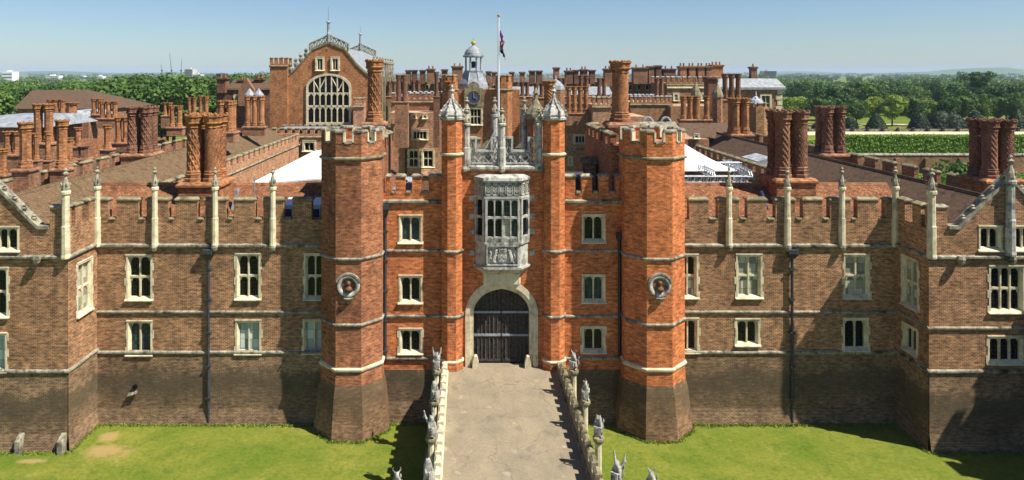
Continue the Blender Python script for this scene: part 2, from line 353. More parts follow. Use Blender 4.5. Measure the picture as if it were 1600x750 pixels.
# ------------------------------------------------------------------ windows
WCACHE = {}
def window_mesh(w, h, lights, tiers, quoin, arch, sw, fmat, sill):
    key = (round(w, 2), round(h, 2), lights, tiers, quoin, arch, sw, fmat, sill)
    if key in WCACHE: return WCACHE[key]
    mb = MB(); hw = w/2; dep = .26; pf = .03
    mb.box(-hw, -pf, 0, -hw+sw, dep, h); mb.box(hw-sw, -pf, 0, hw, dep, h)
    mb.box(-hw+sw, -pf, h-sw, hw-sw, dep, h)
    # splayed jambs
    iw = hw-sw; sp = min(.1, .11*w); rec = .15
    z0 = .22 if sill else .08; z1 = h-sw
    mb.prism_z([(-iw, -.01), (-iw+sp, rec), (-iw+sp, dep), (-iw, dep)], z0, z1); mb.prism_z([(iw, -.01), (iw-sp, rec), (iw-sp, dep), (iw, dep)], z0, z1)
    mb.prism_y([(-hw-.02, h), (hw+.02, h), (hw+.02, h+.07), (-hw-.02, h+.07)], -.06, .1)
    if sill: mb.prism_x([(-.14, 0), (-.14, .05), (dep, z0+.04), (dep, 0)], -hw-.06, hw+.06)
    else: mb.box(-iw, -pf, 0, iw, dep, z0)
    if quoin:
        n = max(3, int(h/.42)); random.seed(int(w*100+h*10))
        for sgn in (-1, 1):
            for k in range(n):
                if k % 2 == 0 or random.random() < .15:
                    a = sgn*(hw-.02); b = sgn*(hw+.05+.05*random.random())
                    mb.box(min(a, b), -pf+.004, h*k/n+.01, max(a, b), .1, h*(k+1)/n-.01)
    lw = 2*(iw-sp)/lights; mul = .085; panes = []
    th = (z1-z0)/tiers
    for i in range(1, lights): mb.box(-(iw-sp)+lw*i-mul/2, rec-.05, z0, -(iw-sp)+lw*i+mul/2, dep, z1)
    for j in range(1, tiers): mb.box(-(iw-sp), rec-.03, z0+th*j-.06, iw-sp, dep, z0+th*j+.06)
    for i in range(lights):
        xc = -(iw-sp)+lw*(i+.5); a = lw/2-(mul/2 if lights > 1 else 0)
        for j in range(tiers):
            zb = z0+th*j+(.06 if j else 0); zt = z0+th*(j+1)-(.06 if j < tiers-1 else 0)
            if arch:
                rise = min(a*.95, (zt-zb)*.4); zs = zt-.03-rise; K = 8
                for k in range(K):
                    xa, xb = -a+2*a*k/K, -a+2*a*(k+1)/K
                    za, zb2 = [zs+rise*(max(0, 1-abs(x/a)**2.3))**.55 for x in (xa, xb)]
                    mb.prism_y([(xc+xa, za), (xc+xb, zb2), (xc+xb, zt+.001), (xc+xa, zt+.001)], rec, dep)
            panes.append((xc, zb, zt, a))
    me = mb.mesh('window', [fmat]); WCACHE[key] = (me, panes); return WCACHE[key]
PC = {}
def pane_mesh(a, h, mat):
    k = (round(a, 2), round(h, 2), mat)
    if k not in PC:
        mb = MB(); mb.box(-a-.01, -.006, 0, a+.01, .006, h); PC[k] = mb.mesh('pane', [mat])
    return PC[k]
def window(parent, loc, w, h, lights=2, tiers=2, face='-y', quoin=True, arch=True, panes='glass', sw=.1, fmat='stone', sill=True, label=None):
    me, ps = window_mesh(w, h, lights, tiers, quoin, arch, sw, fmat, sill)
    rz = {'-y': 0, '+x': math.pi/2, '-x': -math.pi/2}[face]
    o = link('window', me, parent, loc, rz)
    if label: o['label'] = label
    for n, (xc, zb, zt, a) in enumerate(ps):
        mt = panes if isinstance(panes, str) else panes[n % len(panes)]
        p = bpy.data.objects.new('pane', pane_mesh(a, zt-zb, mt)); COL.objects.link(p); p.parent = o
        p.location = (xc, .215, zb); p.rotation_euler = (random.uniform(-.012, .012), 0, random.uniform(-.02, .02))
    return o
def winpx(parent, x0, x1, y0, y1, D, holes=None, **kw):
    """window whose outer frame covers the photo rectangle, on the wall plane Y=D"""
    a, b, zt, zb = X(x0, D), X(x1, D), Z(y0, D), Z(y1, D)
    if holes is not None: holes.append((a, b, zb, zt))
    off = 0 if holes is not None else -.24
    return lambda: window(parent, ((a+b)/2, D+off, zb), b-a, zt-zb, **kw)

# ------------------------------------------------------------------ merlons, pinnacles, flues
MC = {}
def merlon(parent, loc, w, h, t, bmat, rz=0, cap='stone_grey', capside=True):
    k = (round(w, 2), round(h, 2), round(t, 2), bmat, cap)
    if k not in MC:
        a = MB(); a.box(-w/2, -t/2, 0, w/2, t/2, h-.12)
        c = MB(); e = .06
        c.loft([[(-w/2-e, -t/2-e, h-.12), (w/2+e, -t/2-e, h-.12), (w/2+e, t/2+e, h-.12), (-w/2-e, t/2+e, h-.12)],
                [(-w/2-e, -t/2-e, h-.05), (w/2+e, -t/2-e, h-.05), (w/2+e, t/2+e, h-.05), (-w/2-e, t/2+e, h-.05)],
                [(-w/2+.05, -.06, h+.06), (w/2-.05, -.06, h+.06), (w/2-.05, .06, h+.06), (-w/2+.05, .06, h+.06)]])
        MC[k] = (a.mesh('merlon', [bmat]), c.mesh('coping', [cap]))
    m = link('merlon', MC[k][0], parent, loc, rz)
    c = bpy.data.objects.new('coping', MC[k][1]); COL.objects.link(c); c.parent = m; return m
PIN = None
def pinnacle(parent, loc, H=4.6, w=.4, mat='stone', name='pinnacle'):
    key = ('pin', mat)
    if key not in MC:
        mb = MB()
        # unit height 1, unit half width 1
        mb.lathe([(1.2, 0), (1.25, .02), (1.1, .05), (1.1, .34), (1.15, .35), (.95, .37), (.92, .70), (1.25, .715), (1.3, .74), (1.1, .755)], n=8, ph=math.pi/8)
        mb.lathe([(1.05, .755), (1.1, .78), (.95, .82), (.6, .865), (.34, .90), (.3, .915), (.75, .93), (.8, .945), (.35, .957), (.3, .965), (.5, .98), (.2, 1.0)], n=8, mi=1)
        for k in range(4):
            t = k*math.pi/2+math.pi/4
            mb.lathe([(.12, .80), (.3, .81), (.28, .83), (.05, .845)], 1.05*math.cos(t), 1.05*math.sin(t), 5, 0, 1)
        MC[key] = mb.mesh('pinnacle', [mat, 'stone_cap'])
    return link(name, MC[key], parent, loc, 0, (w/2, w/2, H))
def flue_mesh(style, mat):
    key = ('flue', style, mat)
    if key in MC: return MC[key]
    mb = MB(); n = 32
    def ring(z, rf): return [(rf(t)*math.cos(t), rf(t)*math.sin(t), z) for t in (2*math.pi*i/n for i in range(n))]
    oc = lambda a: (lambda t: a/math.cos((t % (math.pi/4))-math.pi/8)*.97)
    star = lambda a, d: (lambda t: a*(1+d*math.cos(8*t)))
    z0, z1 = .17, .80
    base = [ring(0, oc(.54)), ring(.05, oc(.54)), ring(.06, oc(.48)), ring(.10, oc(.48)), ring(.115, oc(.5)), ring(.13, oc(.44)), ring(.15, oc(.46)), ring(z0, oc(.42))]
    K = 44 if style != 'plain' else 2; sh = []
    for k in range(K+1):
        q = k/K; z = z0+(z1-z0)*q; ph = q*(z1-z0)*4.6
        if style == 'spiral': rf = lambda t, ph=ph: .38+.05*abs(math.cos(4*(t-ph*1.15)))
        elif style == 'lattice': rf = lambda t, ph=ph: .365+.07*max(abs(math.cos(4*(t-ph*1.1))), abs(math.cos(4*(t+ph*1.1))))**6
        elif style == 'zigzag': rf = lambda t, ph=ph: .37+.065*abs(math.cos(ph*7+1.2*math.asin(math.sin(4*t))))
        else: rf = oc(.40)
        sh.append(ring(z, rf))
    cap = [ring(z1, oc(.42)), ring(.81, oc(.46)), ring(.825, oc(.42)), ring(.84, oc(.42)), ring(.86, star(.5, .06)), ring(.875, star(.54, .07)), ring(.89, star(.49, .06)), ring(.955, star(.51, .06)), ring(.965, star(.57, .05)), ring(.985, star(.57, .05)), ring(.985, star(.33, .0)), ring(.93, star(.3, .0))]
    mb.loft(base+sh, 0, False); mb.loft(cap, 1, False); mb.add(ring(.93, star(.3, 0)), [tuple(range(n))], 2)
    for k in range(8):
        t = k*math.pi/4; mb.lathe([(.09, .975), (.09, 1.0), (.03, 1.012)], .5*math.cos(t), .5*math.sin(t), 5, 0, 1)
    MC[key] = mb.mesh('flue', [mat, 'cap' if mat == 'terracotta' else 'terra_dark', 'soot'], False, recalc=False)
    return MC[key]
def chimney(parent, px, yt, yf, yb, fw, n, m, style, D, mat='terracotta', base='brick_far', dz=0):
    d = fw*D/F; H = (yf-yt)*D/F; sp = d*1.08
    cx, zf, zb = X(px, D), Z(yf, D), Z(yb, D)
    bw, bd = sp*n/2+.12*d, sp*m/2+.12*d
    mb = MB(); mb.box(cx-bw, D-bd, zb, cx+bw, D+bd, zf-.12*d)
    mb.loft([[(cx-bw-e, D-bd-e, z), (cx+bw+e, D-bd-e, z), (cx+bw+e, D+bd+e, z), (cx-bw-e, D+bd+e, z)] for e, z in ((.0, zf-.3*d), (.12*d, zf-.24*d), (.12*d, zf-.12*d), (-.02*d, zf+.01))])
    st = part('chimney_stack', mb, base, parent)
    styles = style if isinstance(style, (list, tuple)) else [style]; q = 0
    for i in range(n):
        for j in range(m):
            k = styles[q % len(styles)]; q += 1
            link('flue', flue_mesh(k, mat), st, (cx+(i-(n-1)/2)*sp, D+(j-(m-1)/2)*sp, zf), random.choice((0, math.pi/4)), (d, d, H))
    return st
def squat(parent, x0, x1, yt, yb, D, depth=1.6, mat='terra_dark', pots=0):
    """plain brick stack with oversailing courses and clay pots"""
    a, b, zt, zb = X(x0, D), X(x1, D), Z(yt, D), Z(yb, D); h = zt-zb
    mb = MB(); mb.box(a, D, zb, b, D+depth, zt-.3*min(1, h*.2))
    e = .12
    mb.box(a-e, D-e, zt-.5, b+e, D+depth+e, zt-.32); mb.box(a-2*e, D-2*e, zt-.3, b+2*e, D+depth+2*e, zt-.08); mb.box(a-e*.5, D-e*.5, zt-.06, b+e*.5, D+depth+e*.5, zt)
    st = part('chimney_stack', mb, mat, parent)
    for k in range(pots):
        p = MB(); cx = a+(b-a)*(k+.5)/pots; p.lathe([(.2, zt), (.17, zt+.5), (.21, zt+.55), (.2, zt+.62), (.14, zt+.62)], cx, D+depth/2, 8)
        part('chimney_pot', p, 'terracotta', st)
    return st

# ================================================================== GROUND
gb = MB()
rows = [(-80, 0), (44, 0), (47, 3.0), (600, 3.0), (4000, 3.0), (14000, 3.0)]
gb.add([(x, y, z) for y, z in rows[:2] for x in (-400, 400)], [(0, 1, 3, 2)])
struct('lawn', gb, 'lawn', label='bright green mown lawn on the dry moat floor')
gb = MB(); xs = (-14000, -400, 400, 14000)
gb.add([(x, y, z) for y, z in ((44, -.02), (46, 3.0), (300, 3.0), (14000, 3.0)) for x in xs], [(r*4+c, r*4+c+1, r*4+c+5, r*4+c+4) for r in range(3) for c in range(3)])
struct('park_ground', gb, 'park', label='green parkland reaching to the horizon')

# ================================================================== WEST RANGES (two brown brick wings)
YW, YP = 41.0, 38.0
Z1, Z2, Z3, ZC, ZM = 4.23, 6.65, 10.65, 12.19, 13.46
def west_range(label, xa, xb, ups, lows, pins, merl, pipe_px, side):
    o = thing('palace_wing', label, 'building', ((xa+xb)/2, YW, 0))
    holes = []; jobs = []
    for (a, b, c, d, pm) in ups: jobs.append(winpx(o, a, b, c, d, YW, holes, lights=2, tiers=2, panes=pm))
    for (a, b, c, d, pm) in lows: jobs.append(winpx(o, a, b, c, d, YW, holes, lights=2, tiers=1, panes=pm))
    mb = MB(); wall(mb, 'x', YW, xa, xb, Z1, ZC, holes); mb.box(xa, YW+.42, Z1, xb, YW+.44, ZC-.05); mb.quad((xa, YW, ZC), (xb, YW, ZC), (xb, YW+.44, ZC), (xa, YW+.44, ZC))
    part('wall', mb, 'brick_brown', o)
    mb = MB(); mb.box(xa, 50.0, 2, xb, 50.5, 11.4); part('court_wall', mb, 'brick_far', o)
    mb = MB(); wall(mb, 'x', YW-.04, xa, xb, .9, Z1); mb.quad((xa, YW-.04, .9), (xb, YW-.04, .9), (xb, YW-.25, -.2), (xa, YW-.25, -.2)); mb.quad((xa, YW-.04, Z1), (xb, YW-.04, Z1), (xb, YW+.4, Z1), (xa, YW+.4, Z1))
    part('plinth', mb, 'brick_plinth', o)
    for j in jobs: j()
    for z, h, p in ((Z1, .22, .12), (Z2, .2, .1), (Z3, .26, .16)):
        mb = MB(); string_x(mb, xa, xb, YW, z, h, p); part('string_course', mb, 'stone_grey', o)
    for a, b in merl:
        a2, b2 = X(a, YW), X(b, YW); merlon(o, ((a2+b2)/2, YW+.22, ZC), b2-a2, ZM-ZC, .44, 'brick_brown', cap='stone_lichen')
    for (a, b), (c, d) in zip(merl, merl[1:]):
        mb = MB(); u, v = X(b, YW), X(c, YW); mb.prism_x([(YW-.07, ZC), (YW+.5, ZC), (YW+.5, ZC+.06), (YW+.2, ZC+.14), (YW-.07, ZC+.06)], u+.07, v-.07); part('crenel_sill', mb, 'stone_lichen', o)
    for p in pins: pinnacle(o, (X(p, YW), YW-.1, Z3-.05), 4.75, .35)
    # carved gargoyle-like bosses under the pinnacles
    for p in pins:
        mb = MB(); x = X(p, YW); mb.lathe([(.05, Z3-.35), (.16, Z3-.25), (.2, Z3-.08), (.14, Z3+.05)], x, YW-.2, 7); part('boss', mb, 'stone_grey', o)
    # rainwater pipe with hopper
    x = X(pipe_px, YW); mb = MB(); mb.tube((x, YW-.14, .1), (x, YW-.14, 10.1), .085, 8)
    for z in (1.5, 3.4, 5.4, 7.4, 9.2): mb.box(x-.15, YW-.24, z, x+.15, YW+.0, z+.1)
    mb.loft([[(x-.12, YW-.26, 9.9), (x+.12, YW-.26, 9.9), (x+.12, YW+.02, 9.9), (x-.12, YW+.02, 9.9)], [(x-.3, YW-.4, 10.2), (x+.3, YW-.4, 10.2), (x+.3, YW+.02, 10.2), (x-.3, YW+.02, 10.2)], [(x-.3, YW-.4, 10.45), (x+.3, YW-.4, 10.45), (x+.3, YW+.02, 10.45), (x-.3, YW+.02, 10.45)]])
    part('drainpipe', mb, 'pipe', o)
    # tiled roof
    rx0, rx1 = (xa-2.5, xb-.2) if side < 0 else (xa+.2, xb+2.5)
    mb = MB(); mb.prism_x([(41.7, 11.2), (45.9, 13.55), (50.4, 11.2), (50.4, 11.0), (41.7, 11.0)], rx0, rx1); r = part('roof', mb, 'tile_red', o)
    mb = MB(); mb.prism_x([(45.72, 13.46), (45.78, 13.62), (46.02, 13.62), (46.08, 13.46)], rx0, rx1); part('ridge_tiles', mb, 'terracotta', r)
    return o
G, T, Bl, Cu = 'glass', 'glass_teal', 'blind', 'curtain'
XL, XR = -22.1, 25.8
ML = [(152, 169), (182, 216), (229, 263), (274, 308), (320, 353), (365, 398), (411, 443), (457, 487)]
MR = [(1077, 1107), (1122, 1155), (1168, 1198), (1212, 1242), (1255, 1285), (1297, 1329), (1340, 1372), (1384, 1398)]
wing_l = west_range('brown brick palace wing whose two lower windows show pale blinds, beside the white marquee', XL, -6.6,
    [(197, 238, 399, 470, G), (368, 407, 397, 469, G), (475, 510, 397, 469, G)],
    [(198, 238, 502, 556, T), (368, 408, 501, 554, Bl), (473, 508, 500, 553, Bl)], (243, 337, 427), ML, 327, -1)
wing_r = west_range('brown brick palace wing with cream blinds in its upper windows, beside the scaffold trusses', 11.2, XR,
    [(1058, 1091, 398, 467, (Cu, G, Cu, G)), (1150, 1191, 398, 467, Cu), (1318, 1359, 398, 467, Cu)],
    [(1058, 1092, 498, 552, G), (1149, 1187, 499, 541, G), (1317, 1357, 498, 549, G)], (1138, 1229, 1314), MR, 1236, 1)
# dormer roof light on the left roof + small chimney-foot flashings
mb = MB(); a, b = X(446, 43.2), X(503, 43.2)
for (u, v) in ((446, 460), (488, 503)):
    mb = MB(); a, b = X(u, 43.0), X(v, 43.0); mb.prism_x([(42.6, 11.9), (42.6, 12.75), (43.9, 13.0), (43.9, 12.2)], a, b, 0); mb.box(a+.08, 42.58, 12.0, b-.08, 42.62, 12.5, 1); part('skylight', mb, ['white_paint', 'clock'], wing_l)
mb = MB(); x = X(396, 42.4); mb.tube((x, 42.6, 11.6), (x, 42.6, 14.6), .04); mb.tube((x, 42.6, 13.2), (x+.3, 42.6, 13.2), .03); part('vent_pipe', mb, 'lead', wing_l)
mb = MB(); mb.tube((X(365, 44), 43.6, 12.0), (X(373, 44), 43.9, 13.6), .12); part('lead_flashing', mb, 'lead_pale', wing_l)
mb = MB(); mb.tube((X(1197, 44), 43.6, 12.0), (X(1188, 44), 43.9, 13.4), .1); part('lead_flashing', mb, 'clock', wing_r)
chimney(wing_l, 323, 178, 281, 318, 26, 2, 2, ['lattice', 'spiral', 'spiral', 'zigzag'], 45.2, base='terracotta')
chimney(wing_r, 1230, 172, 275, 318, 25, 2, 2, ['zigzag', 'lattice', 'zigzag', 'spiral'], 45.2, 'terra_dark', 'terracotta')

# ================================================================== PAVILIONS / NORTH AND SOUTH RANGES
def pavilion(label, sgn, xin, attic, ups, lows, retw, ylen):
    """projecting gabled pavilion, its range running back along the court; sgn -1 = left, +1 = right"""
    xc = xin+sgn*4.42; xo = xin+sgn*8.84
    o = thing('palace_range', label, 'building', (xc, YP, 0))
    x0, x1 = min(xin, xo), max(xin, xo); face = '+x' if sgn < 0 else '-x'
    holes = []; jobs = []
    for a, b, c, d, L, pm in ups: jobs.append(winpx(o, a, b, c, d, YP, holes, lights=L, tiers=2, panes=pm))
    for a, b, c, d, L, pm in lows: jobs.append(winpx(o, a, b, c, d, YP, holes, lights=L, tiers=1, panes=pm))
    for a, b, c, d, L, pm in attic: jobs.append(winpx(o, a, b, c, d, YP, holes, lights=L, tiers=1, panes=pm, quoin=False))
    z1, z2, z3, zf = 4.4, 6.8, 10.75, 12.35; zp = 15.1; zm = 13.6
    gx = 2.75; gz = zf
    mb = MB(); wall(mb, 'x', YP, x0, x1, z1, zf, holes)
    mb.add([(xc-gx, YP, zf), (xc+gx, YP, zf), (xc, YP, zp)], [(0, 1, 2)])
    mb.add([(xc-gx, YP+.45, zf), (xc+gx, YP+.45, zf), (xc, YP+.45, zp)], [(0, 1, 2)])
    rh = []
    for (ya, yb, za, zb, t, pm) in retw: rh.append((ya, yb, za, zb))
    wall(mb, 'y', xin, YP, YW+.3, z1, zf, rh); mb.box(xin-.46*(-sgn)-.01, YP+.44, z1, xin-.46*(-sgn)+.01, YW+.3, zf)
    mb.quad((x0, YP, zf), (x1, YP, zf), (x1, YP+.45, zf), (x0, YP+.45, zf))
    mb.quad((xin, YP, zf), (xin, YW+.3, zf), (xin+sgn*.45, YW+.3, zf), (xin+sgn*.45, YP, zf))
    wall(mb, 'y', xo, YP, 91, 0, zf); wall(mb, 'x', YP+.45, x0+.44, x1-.44, z1, zf)
    part('wall', mb, 'brick_brown', o)
    mb = MB(); wall(mb, 'x', YP-.04, x0, x1, .9, z1); mb.quad((x0, YP-.04, .9), (x1, YP-.04, .9), (x1, YP-.25, -.2), (x0, YP-.25, -.2))
    xi = xin-sgn*.04; wall(mb, 'y', xi, YP-.04, YW+.3, .9, z1); xi2 = xin-sgn*.25; mb.quad((xi, YP-.04, .9), (xi, YW+.3, .9), (xi2, YW+.3, -.2), (xi2, YP-.25, -.2))
    mb.quad((x0, YP-.04, z1), (x1, YP-.04, z1), (x1, YP+.3, z1), (x0, YP+.3, z1)); mb.quad((xi, YP, z1), (xi, YW+.3, z1), (xi+sgn*.3, YW+.3, z1), (xi+sgn*.3, YP, z1))
    part('plinth', mb, 'brick_plinth', o)
    for j in jobs: j()
    for (ya, yb, za, zb, t, pm) in retw: window(o, (xin, (ya+yb)/2, za), yb-ya, zb-za, 2, t, face, panes=pm)
    for z, h, p in ((z1, .24, .13), (z3, .26, .16)) + (((z2, .2, .1),) if sgn > 0 else ()):
        mb = MB(); string_x(mb, x0-.1, x1+.1, YP, z, h, p); part('string_course', mb, 'stone_grey', o)
        mb = MB(); string_y(mb, YP-.08, YW-.02, xin, -sgn, z, h-.01, p); part('string_course', mb, 'stone_grey', o)
    # corner merlons and gable coping
    for xx, w in ((xin+sgn*.55, .95), (xo-sgn*.55, .95)): merlon(o, (xx, YP+.225, zf), w, zm-zf, .449, 'brick_brown', cap='stone_grey')
    for q, yy in enumerate((YP+1.05, YP+2.45)): merlon(o, (xin+sgn*.225, yy, zf-.02), .72, zm-zf, .446, 'brick_brown', math.pi/2, cap='stone_lichen')
    for s2 in (-1, 1):
        mb = MB(); a = (xc+s2*gx, zf); b = (xc, zp); nx, nz = .0, .22
        mb.loft([[(a[0], y, a[1]+h) for y, h in ((YP-.12, -.05), (YP-.12, .16), (YP+.55, .16), (YP+.55, -.05))], [(b[0], y, b[1]+h) for y, h in ((YP-.12, -.05), (YP-.12, .16), (YP+.55, .16), (YP+.55, -.05))]])
        part('gable_coping', mb, 'stone_grey', o)
        mb = MB(); u, v = sorted((xc+s2*gx, (xin if s2 == -sgn else xo)-s2*.0)); 
        u2, v2 = (u, v-1.08) if s2 > 0 else (u+1.08, v)
        mb.box(u2, YP-.12, zf-.04, v2, YP+.55, zf+.14); part('parapet_coping', mb, 'stone_grey', o)
        for k in range(5):
            f = (k+.5)/5; c = MB(); cx, cz = a[0]+(b[0]-a[0])*f, a[1]+(b[1]-a[1])*f+.14
            c.lathe([(.06, cz-.05), (.13, cz+.06), (.17, cz+.14), (.08, cz+.2), (.13, cz+.27), (.04, cz+.34)], cx, YP+.1, 6); part('crocket', c, 'stone_grey', o)
    pinnacle(o, (xin+sgn*.08, YP-.1, z3-.05), 5.0, .42, 'stone'); pinnacle(o, (xc, YP-.14, z3+.1), 5.6, .46, 'stone_pale'); pinnacle(o, (xin-sgn*.05, YW-.1, Z3-.05), 4.8, .36)
    pinnacle(o, (xo, YP-.1, z3-.05), 5.0, .46, 'stone')
    for xx in (xin+sgn*1.6, xc, xc+sgn*2.4):
        mb = MB(); mb.lathe([(.06, z3-.4), (.18, z3-.25), (.24, z3-.05), (.16, z3+.12)], xx, YP-.26, 7); part('gargoyle', mb, 'stone_grey', o)
    # roof and court side
    mb = MB(); xi3, xo3 = xin+sgn*.5, xo-sgn*.3
    mb.prism_y([(xi3, 11.4), (xc, 13.85), (xo3, 11.4), (xo3, 11.2), (xi3, 11.2)], YP+.5, ylen); r = part('roof', mb, 'tile_ochre' if sgn < 0 else 'tile_brown', o)
    mb = MB(); mb.prism_y([(xc-.18, 13.76), (xc-.07, 13.94), (xc+.07, 13.94), (xc+.18, 13.76)], YP+.5, ylen); part('ridge_tiles', mb, 'tile_ochre', r)
    mb = MB(); mb.box(min(xin, xin+sgn*.4), 50.52, 2.9, max(xin, xin+sgn*.4), ylen, 12.2); mb.box(min(xo, xo-sgn*.3), YW+.5, 2.9, max(xo, xo-sgn*.3), ylen, 12.3)
    mb.box(x0, ylen-.4, 2.9, x1, ylen, 13)
    part('court_wall', mb, 'brick_pink' if sgn < 0 else 'brick_far', o)
    mb = MB(); string_y(mb, 50.6, ylen, xin, -sgn, 11.5, .2, .12); part('string_course', mb, 'stone_grey', o)
    y = 51.4
    while y < ylen-.6:
        merlon(o, (xin+sgn*.2, y, 12.2), 1.15, .75, .39, 'brick_pink' if sgn < 0 else 'brick_far', math.pi/2, cap='stone_lichen'); y += 1.75
    y = 43
    while y < ylen-.6:
        merlon(o, (xo-sgn*.15, y, 12.3), 1.5, 1.55, .29, 'brick_far', math.pi/2, cap='stone_lichen'); y += 2.5
    return o
def yz(px, xin): return xin*F/(px-PX)
rl = [(38.85, 40.45, 7.0, 10.1, 2, Cu)]
pav_l = pavilion('brown brick gabled palace range with lichened tile roof and pale pink courtyard wall', -1, XL,
    [(-22, 30, 355, 394, 3, G)], [(-44, 13, 419, 497, 3, G)], [(-44, 11, 521, 582, 3, Bl)], rl, 91)
pav_r = pavilion('brown brick gabled palace range with dark tile roof and three-light upper windows', 1, XR,
    [(1529, 1566, 354, 393, 2, G), (1581, 1618, 354, 393, 2, G)], [(1545, 1601, 416, 490, 3, G)], [(1543, 1601, 526, 570, 3, G)],
    [(38.85, 40.35, 7.35, 10.25, 2, Cu), (38.95, 40.25, 4.75, 6.3, 1, G)], 96)
# stone stumps and drain hole at the foot of the left pavilion
for px in (30, 96):
    mb = MB(); x = X(px, YP-.3); mb.prism_x([(YP-.5, -.1), (YP-.5, .7), (YP-.05, 1.0), (YP-.05, -.1)], x-.14, x+.14); part('buttress_stub', mb, 'stone_grey', pav_l)
mb = MB(); mb.tube((X(211, 40.9), 40.85, Z(603, 41)), (X(211, 40.9), 41.0, Z(603, 41)), .14, 8); part('drain_hole', mb, 'soot', wing_l)
mb = MB(); x = X(207, 40.8); mb.loft([[(x-.3, 40.98, Z(613, 41)), (x+.22, 40.98, Z(609, 41)), (x+.22, 40.7, Z(612, 41)), (x-.3, 40.7, Z(616, 41))], [(x-.3, 40.98, Z(616, 41)), (x+.22, 40.98, Z(613, 41)), (x+.22, 40.75, Z(614, 41)), (x-.3, 40.75, Z(618, 41))]]); part('drain_lip', mb, 'stone_grey', wing_l)

# chimneys on these ranges
for a in [(223, 166, 238, 262, 19, 2, 2, ['lattice', 'zigzag'], 61, 'terra_dark'), (40, 191, 262, 296, 20, 1, 1, 'plain', 47), (97, 187, 262, 290, 18, 1, 1, 'plain', 50),
          (355, 157, 205, 222, 12, 2, 2, 'zigzag', 70), (398, 150, 197, 212, 10, 3, 1, 'spiral', 80), (191, 183, 222, 250, 11, 2, 1, 'plain', 72)]:
    chimney(pav_l, *a)
for a in [(1297, 166, 238, 262, 18, 2, 2, ['lattice', 'spiral'], 62, 'terra_dark'), (1549, 186, 276, 306, 24, 2, 2, ['zigzag', 'lattice'], 46, 'terra_dark', 'terracotta'),
          (1154, 153, 208, 226, 14, 2, 2, ['plain', 'spiral'], 78)]:
    chimney(pav_r, *a)

for (x0, y0, x1, y1, h, m_) in ((26.9, 63, 28.3, 66.5, 1.1, 'lead_pale'), (26.6, 57.5, 28.0, 60.5, 1.0, 'lead_pale'), (27.0, 78, 29.6, 84, .5, 'lead')):
    zz = 11.4+(x0-26.3)/4*2.45; mb = MB(); mb.prism_y([(x0, zz-.3), (x0, zz+h), (x1, zz+h+.35), (x1, zz)], y0, y1); part('roof_light', mb, m_, pav_r)
# wing standing forward at the south end: it throws its battlemented shadow on the right pavilion and lawn
fw_ = thing('palace_wing', 'tall brown brick wing standing forward of the gabled range, casting its battlemented shadow', 'building', (39.5, 29, 0))
mb = MB(); mb.box(34.75, 17, -.2, 44, 37.98, 12.3); part('wall', mb, 'brick_brown', fw_)
for z in (4.4, 6.8, 10.75): mb = MB(); string_y(mb, 17, 37.9, 34.75, -1, z, .22, .13); part('string_course', mb, 'stone_grey', fw_)
y = 18
while y < 37.6: merlon(fw_, (34.97, y, 12.3), 1.25, 1.25, .43, 'brick_brown', math.pi/2, cap='stone_lichen'); y += 1.75
for y in (21, 26, 31, 35.5):
    window(fw_, (34.51, y, 7.3), 1.5, 2.8, 2, 2, '-x'); window(fw_, (34.51, y, 4.6), 1.5, 1.8, 2, 1, '-x')
mb = MB(); mb.prism_y([(35.6, 11.9), (39.4, 14.2), (43.6, 11.9)], 17.2, 37.7); part('roof', mb, 'tile_brown', fw_)
# uncut grass along the foot of the walls
rg = np.random.default_rng(9); Q = []
def fringe(p, q, n):
    for k in range(n):
        f = rg.random(); x = p[0]+(q[0]-p[0])*f+rg.normal(0, .05); y = p[1]+(q[1]-p[1])*f-abs(rg.normal(0, .12)); h = rg.uniform(.03, .13); a = rg.uniform(0, 3.14); w = rg.uniform(.03, .07); dx, dy = math.cos(a)*w, math.sin(a)*w; lx, ly = rg.normal(0, .05, 2)
        Q.extend([(x-dx, y-dy, -.01), (x+dx, y+dy, -.01), (x+dx*.3+lx, y+dy*.3+ly, h), (x-dx*.3+lx, y-dy*.3+ly, h)])
fringe((XL, 40.72), (-8.7, 40.72), 1500); fringe((13.1, 40.72), (XR, 40.72), 1500); fringe((-31, 37.72), (XL+.2, 37.72), 900); fringe((XR-.2, 37.72), (34.6, 37.72), 900); fringe((XL+.28, 37.8), (XL+.28, 40.8), 400); fringe((XR-.28, 37.8), (XR-.28, 40.8), 400)
fringe((-5, 40.8), (-1.9, 40.8), 400); fringe((6.3, 40.8), (9.5, 40.8), 400)
for cx in (-6.72, 11.18):
    oc_ = octo(cx, 41.05, 2.2, 0)
    for a, b in zip(oc_, oc_[1:]+oc_[:1]):
        if min(a[1], b[1]) < 41.2: fringe(a[:2], b[:2], 200)
mb = MB(); mb.v = [tuple(map(float, v)) for v in Q]; mb.f = [(k, k+1, k+2, k+3) for k in range(0, len(Q), 4)]; mb.m = [0]*len(mb.f)
MAT['tuft'] = foliage('uncut_grass', (122, 142, 52), (148, 152, 66), (100, 122, 44), 1.5)
o = part('grass_fringe', mb, 'tuft', None, recalc=False); o['kind'] = 'stuff'; o['label'] = 'uncut grass growing along the foot of the palace walls'

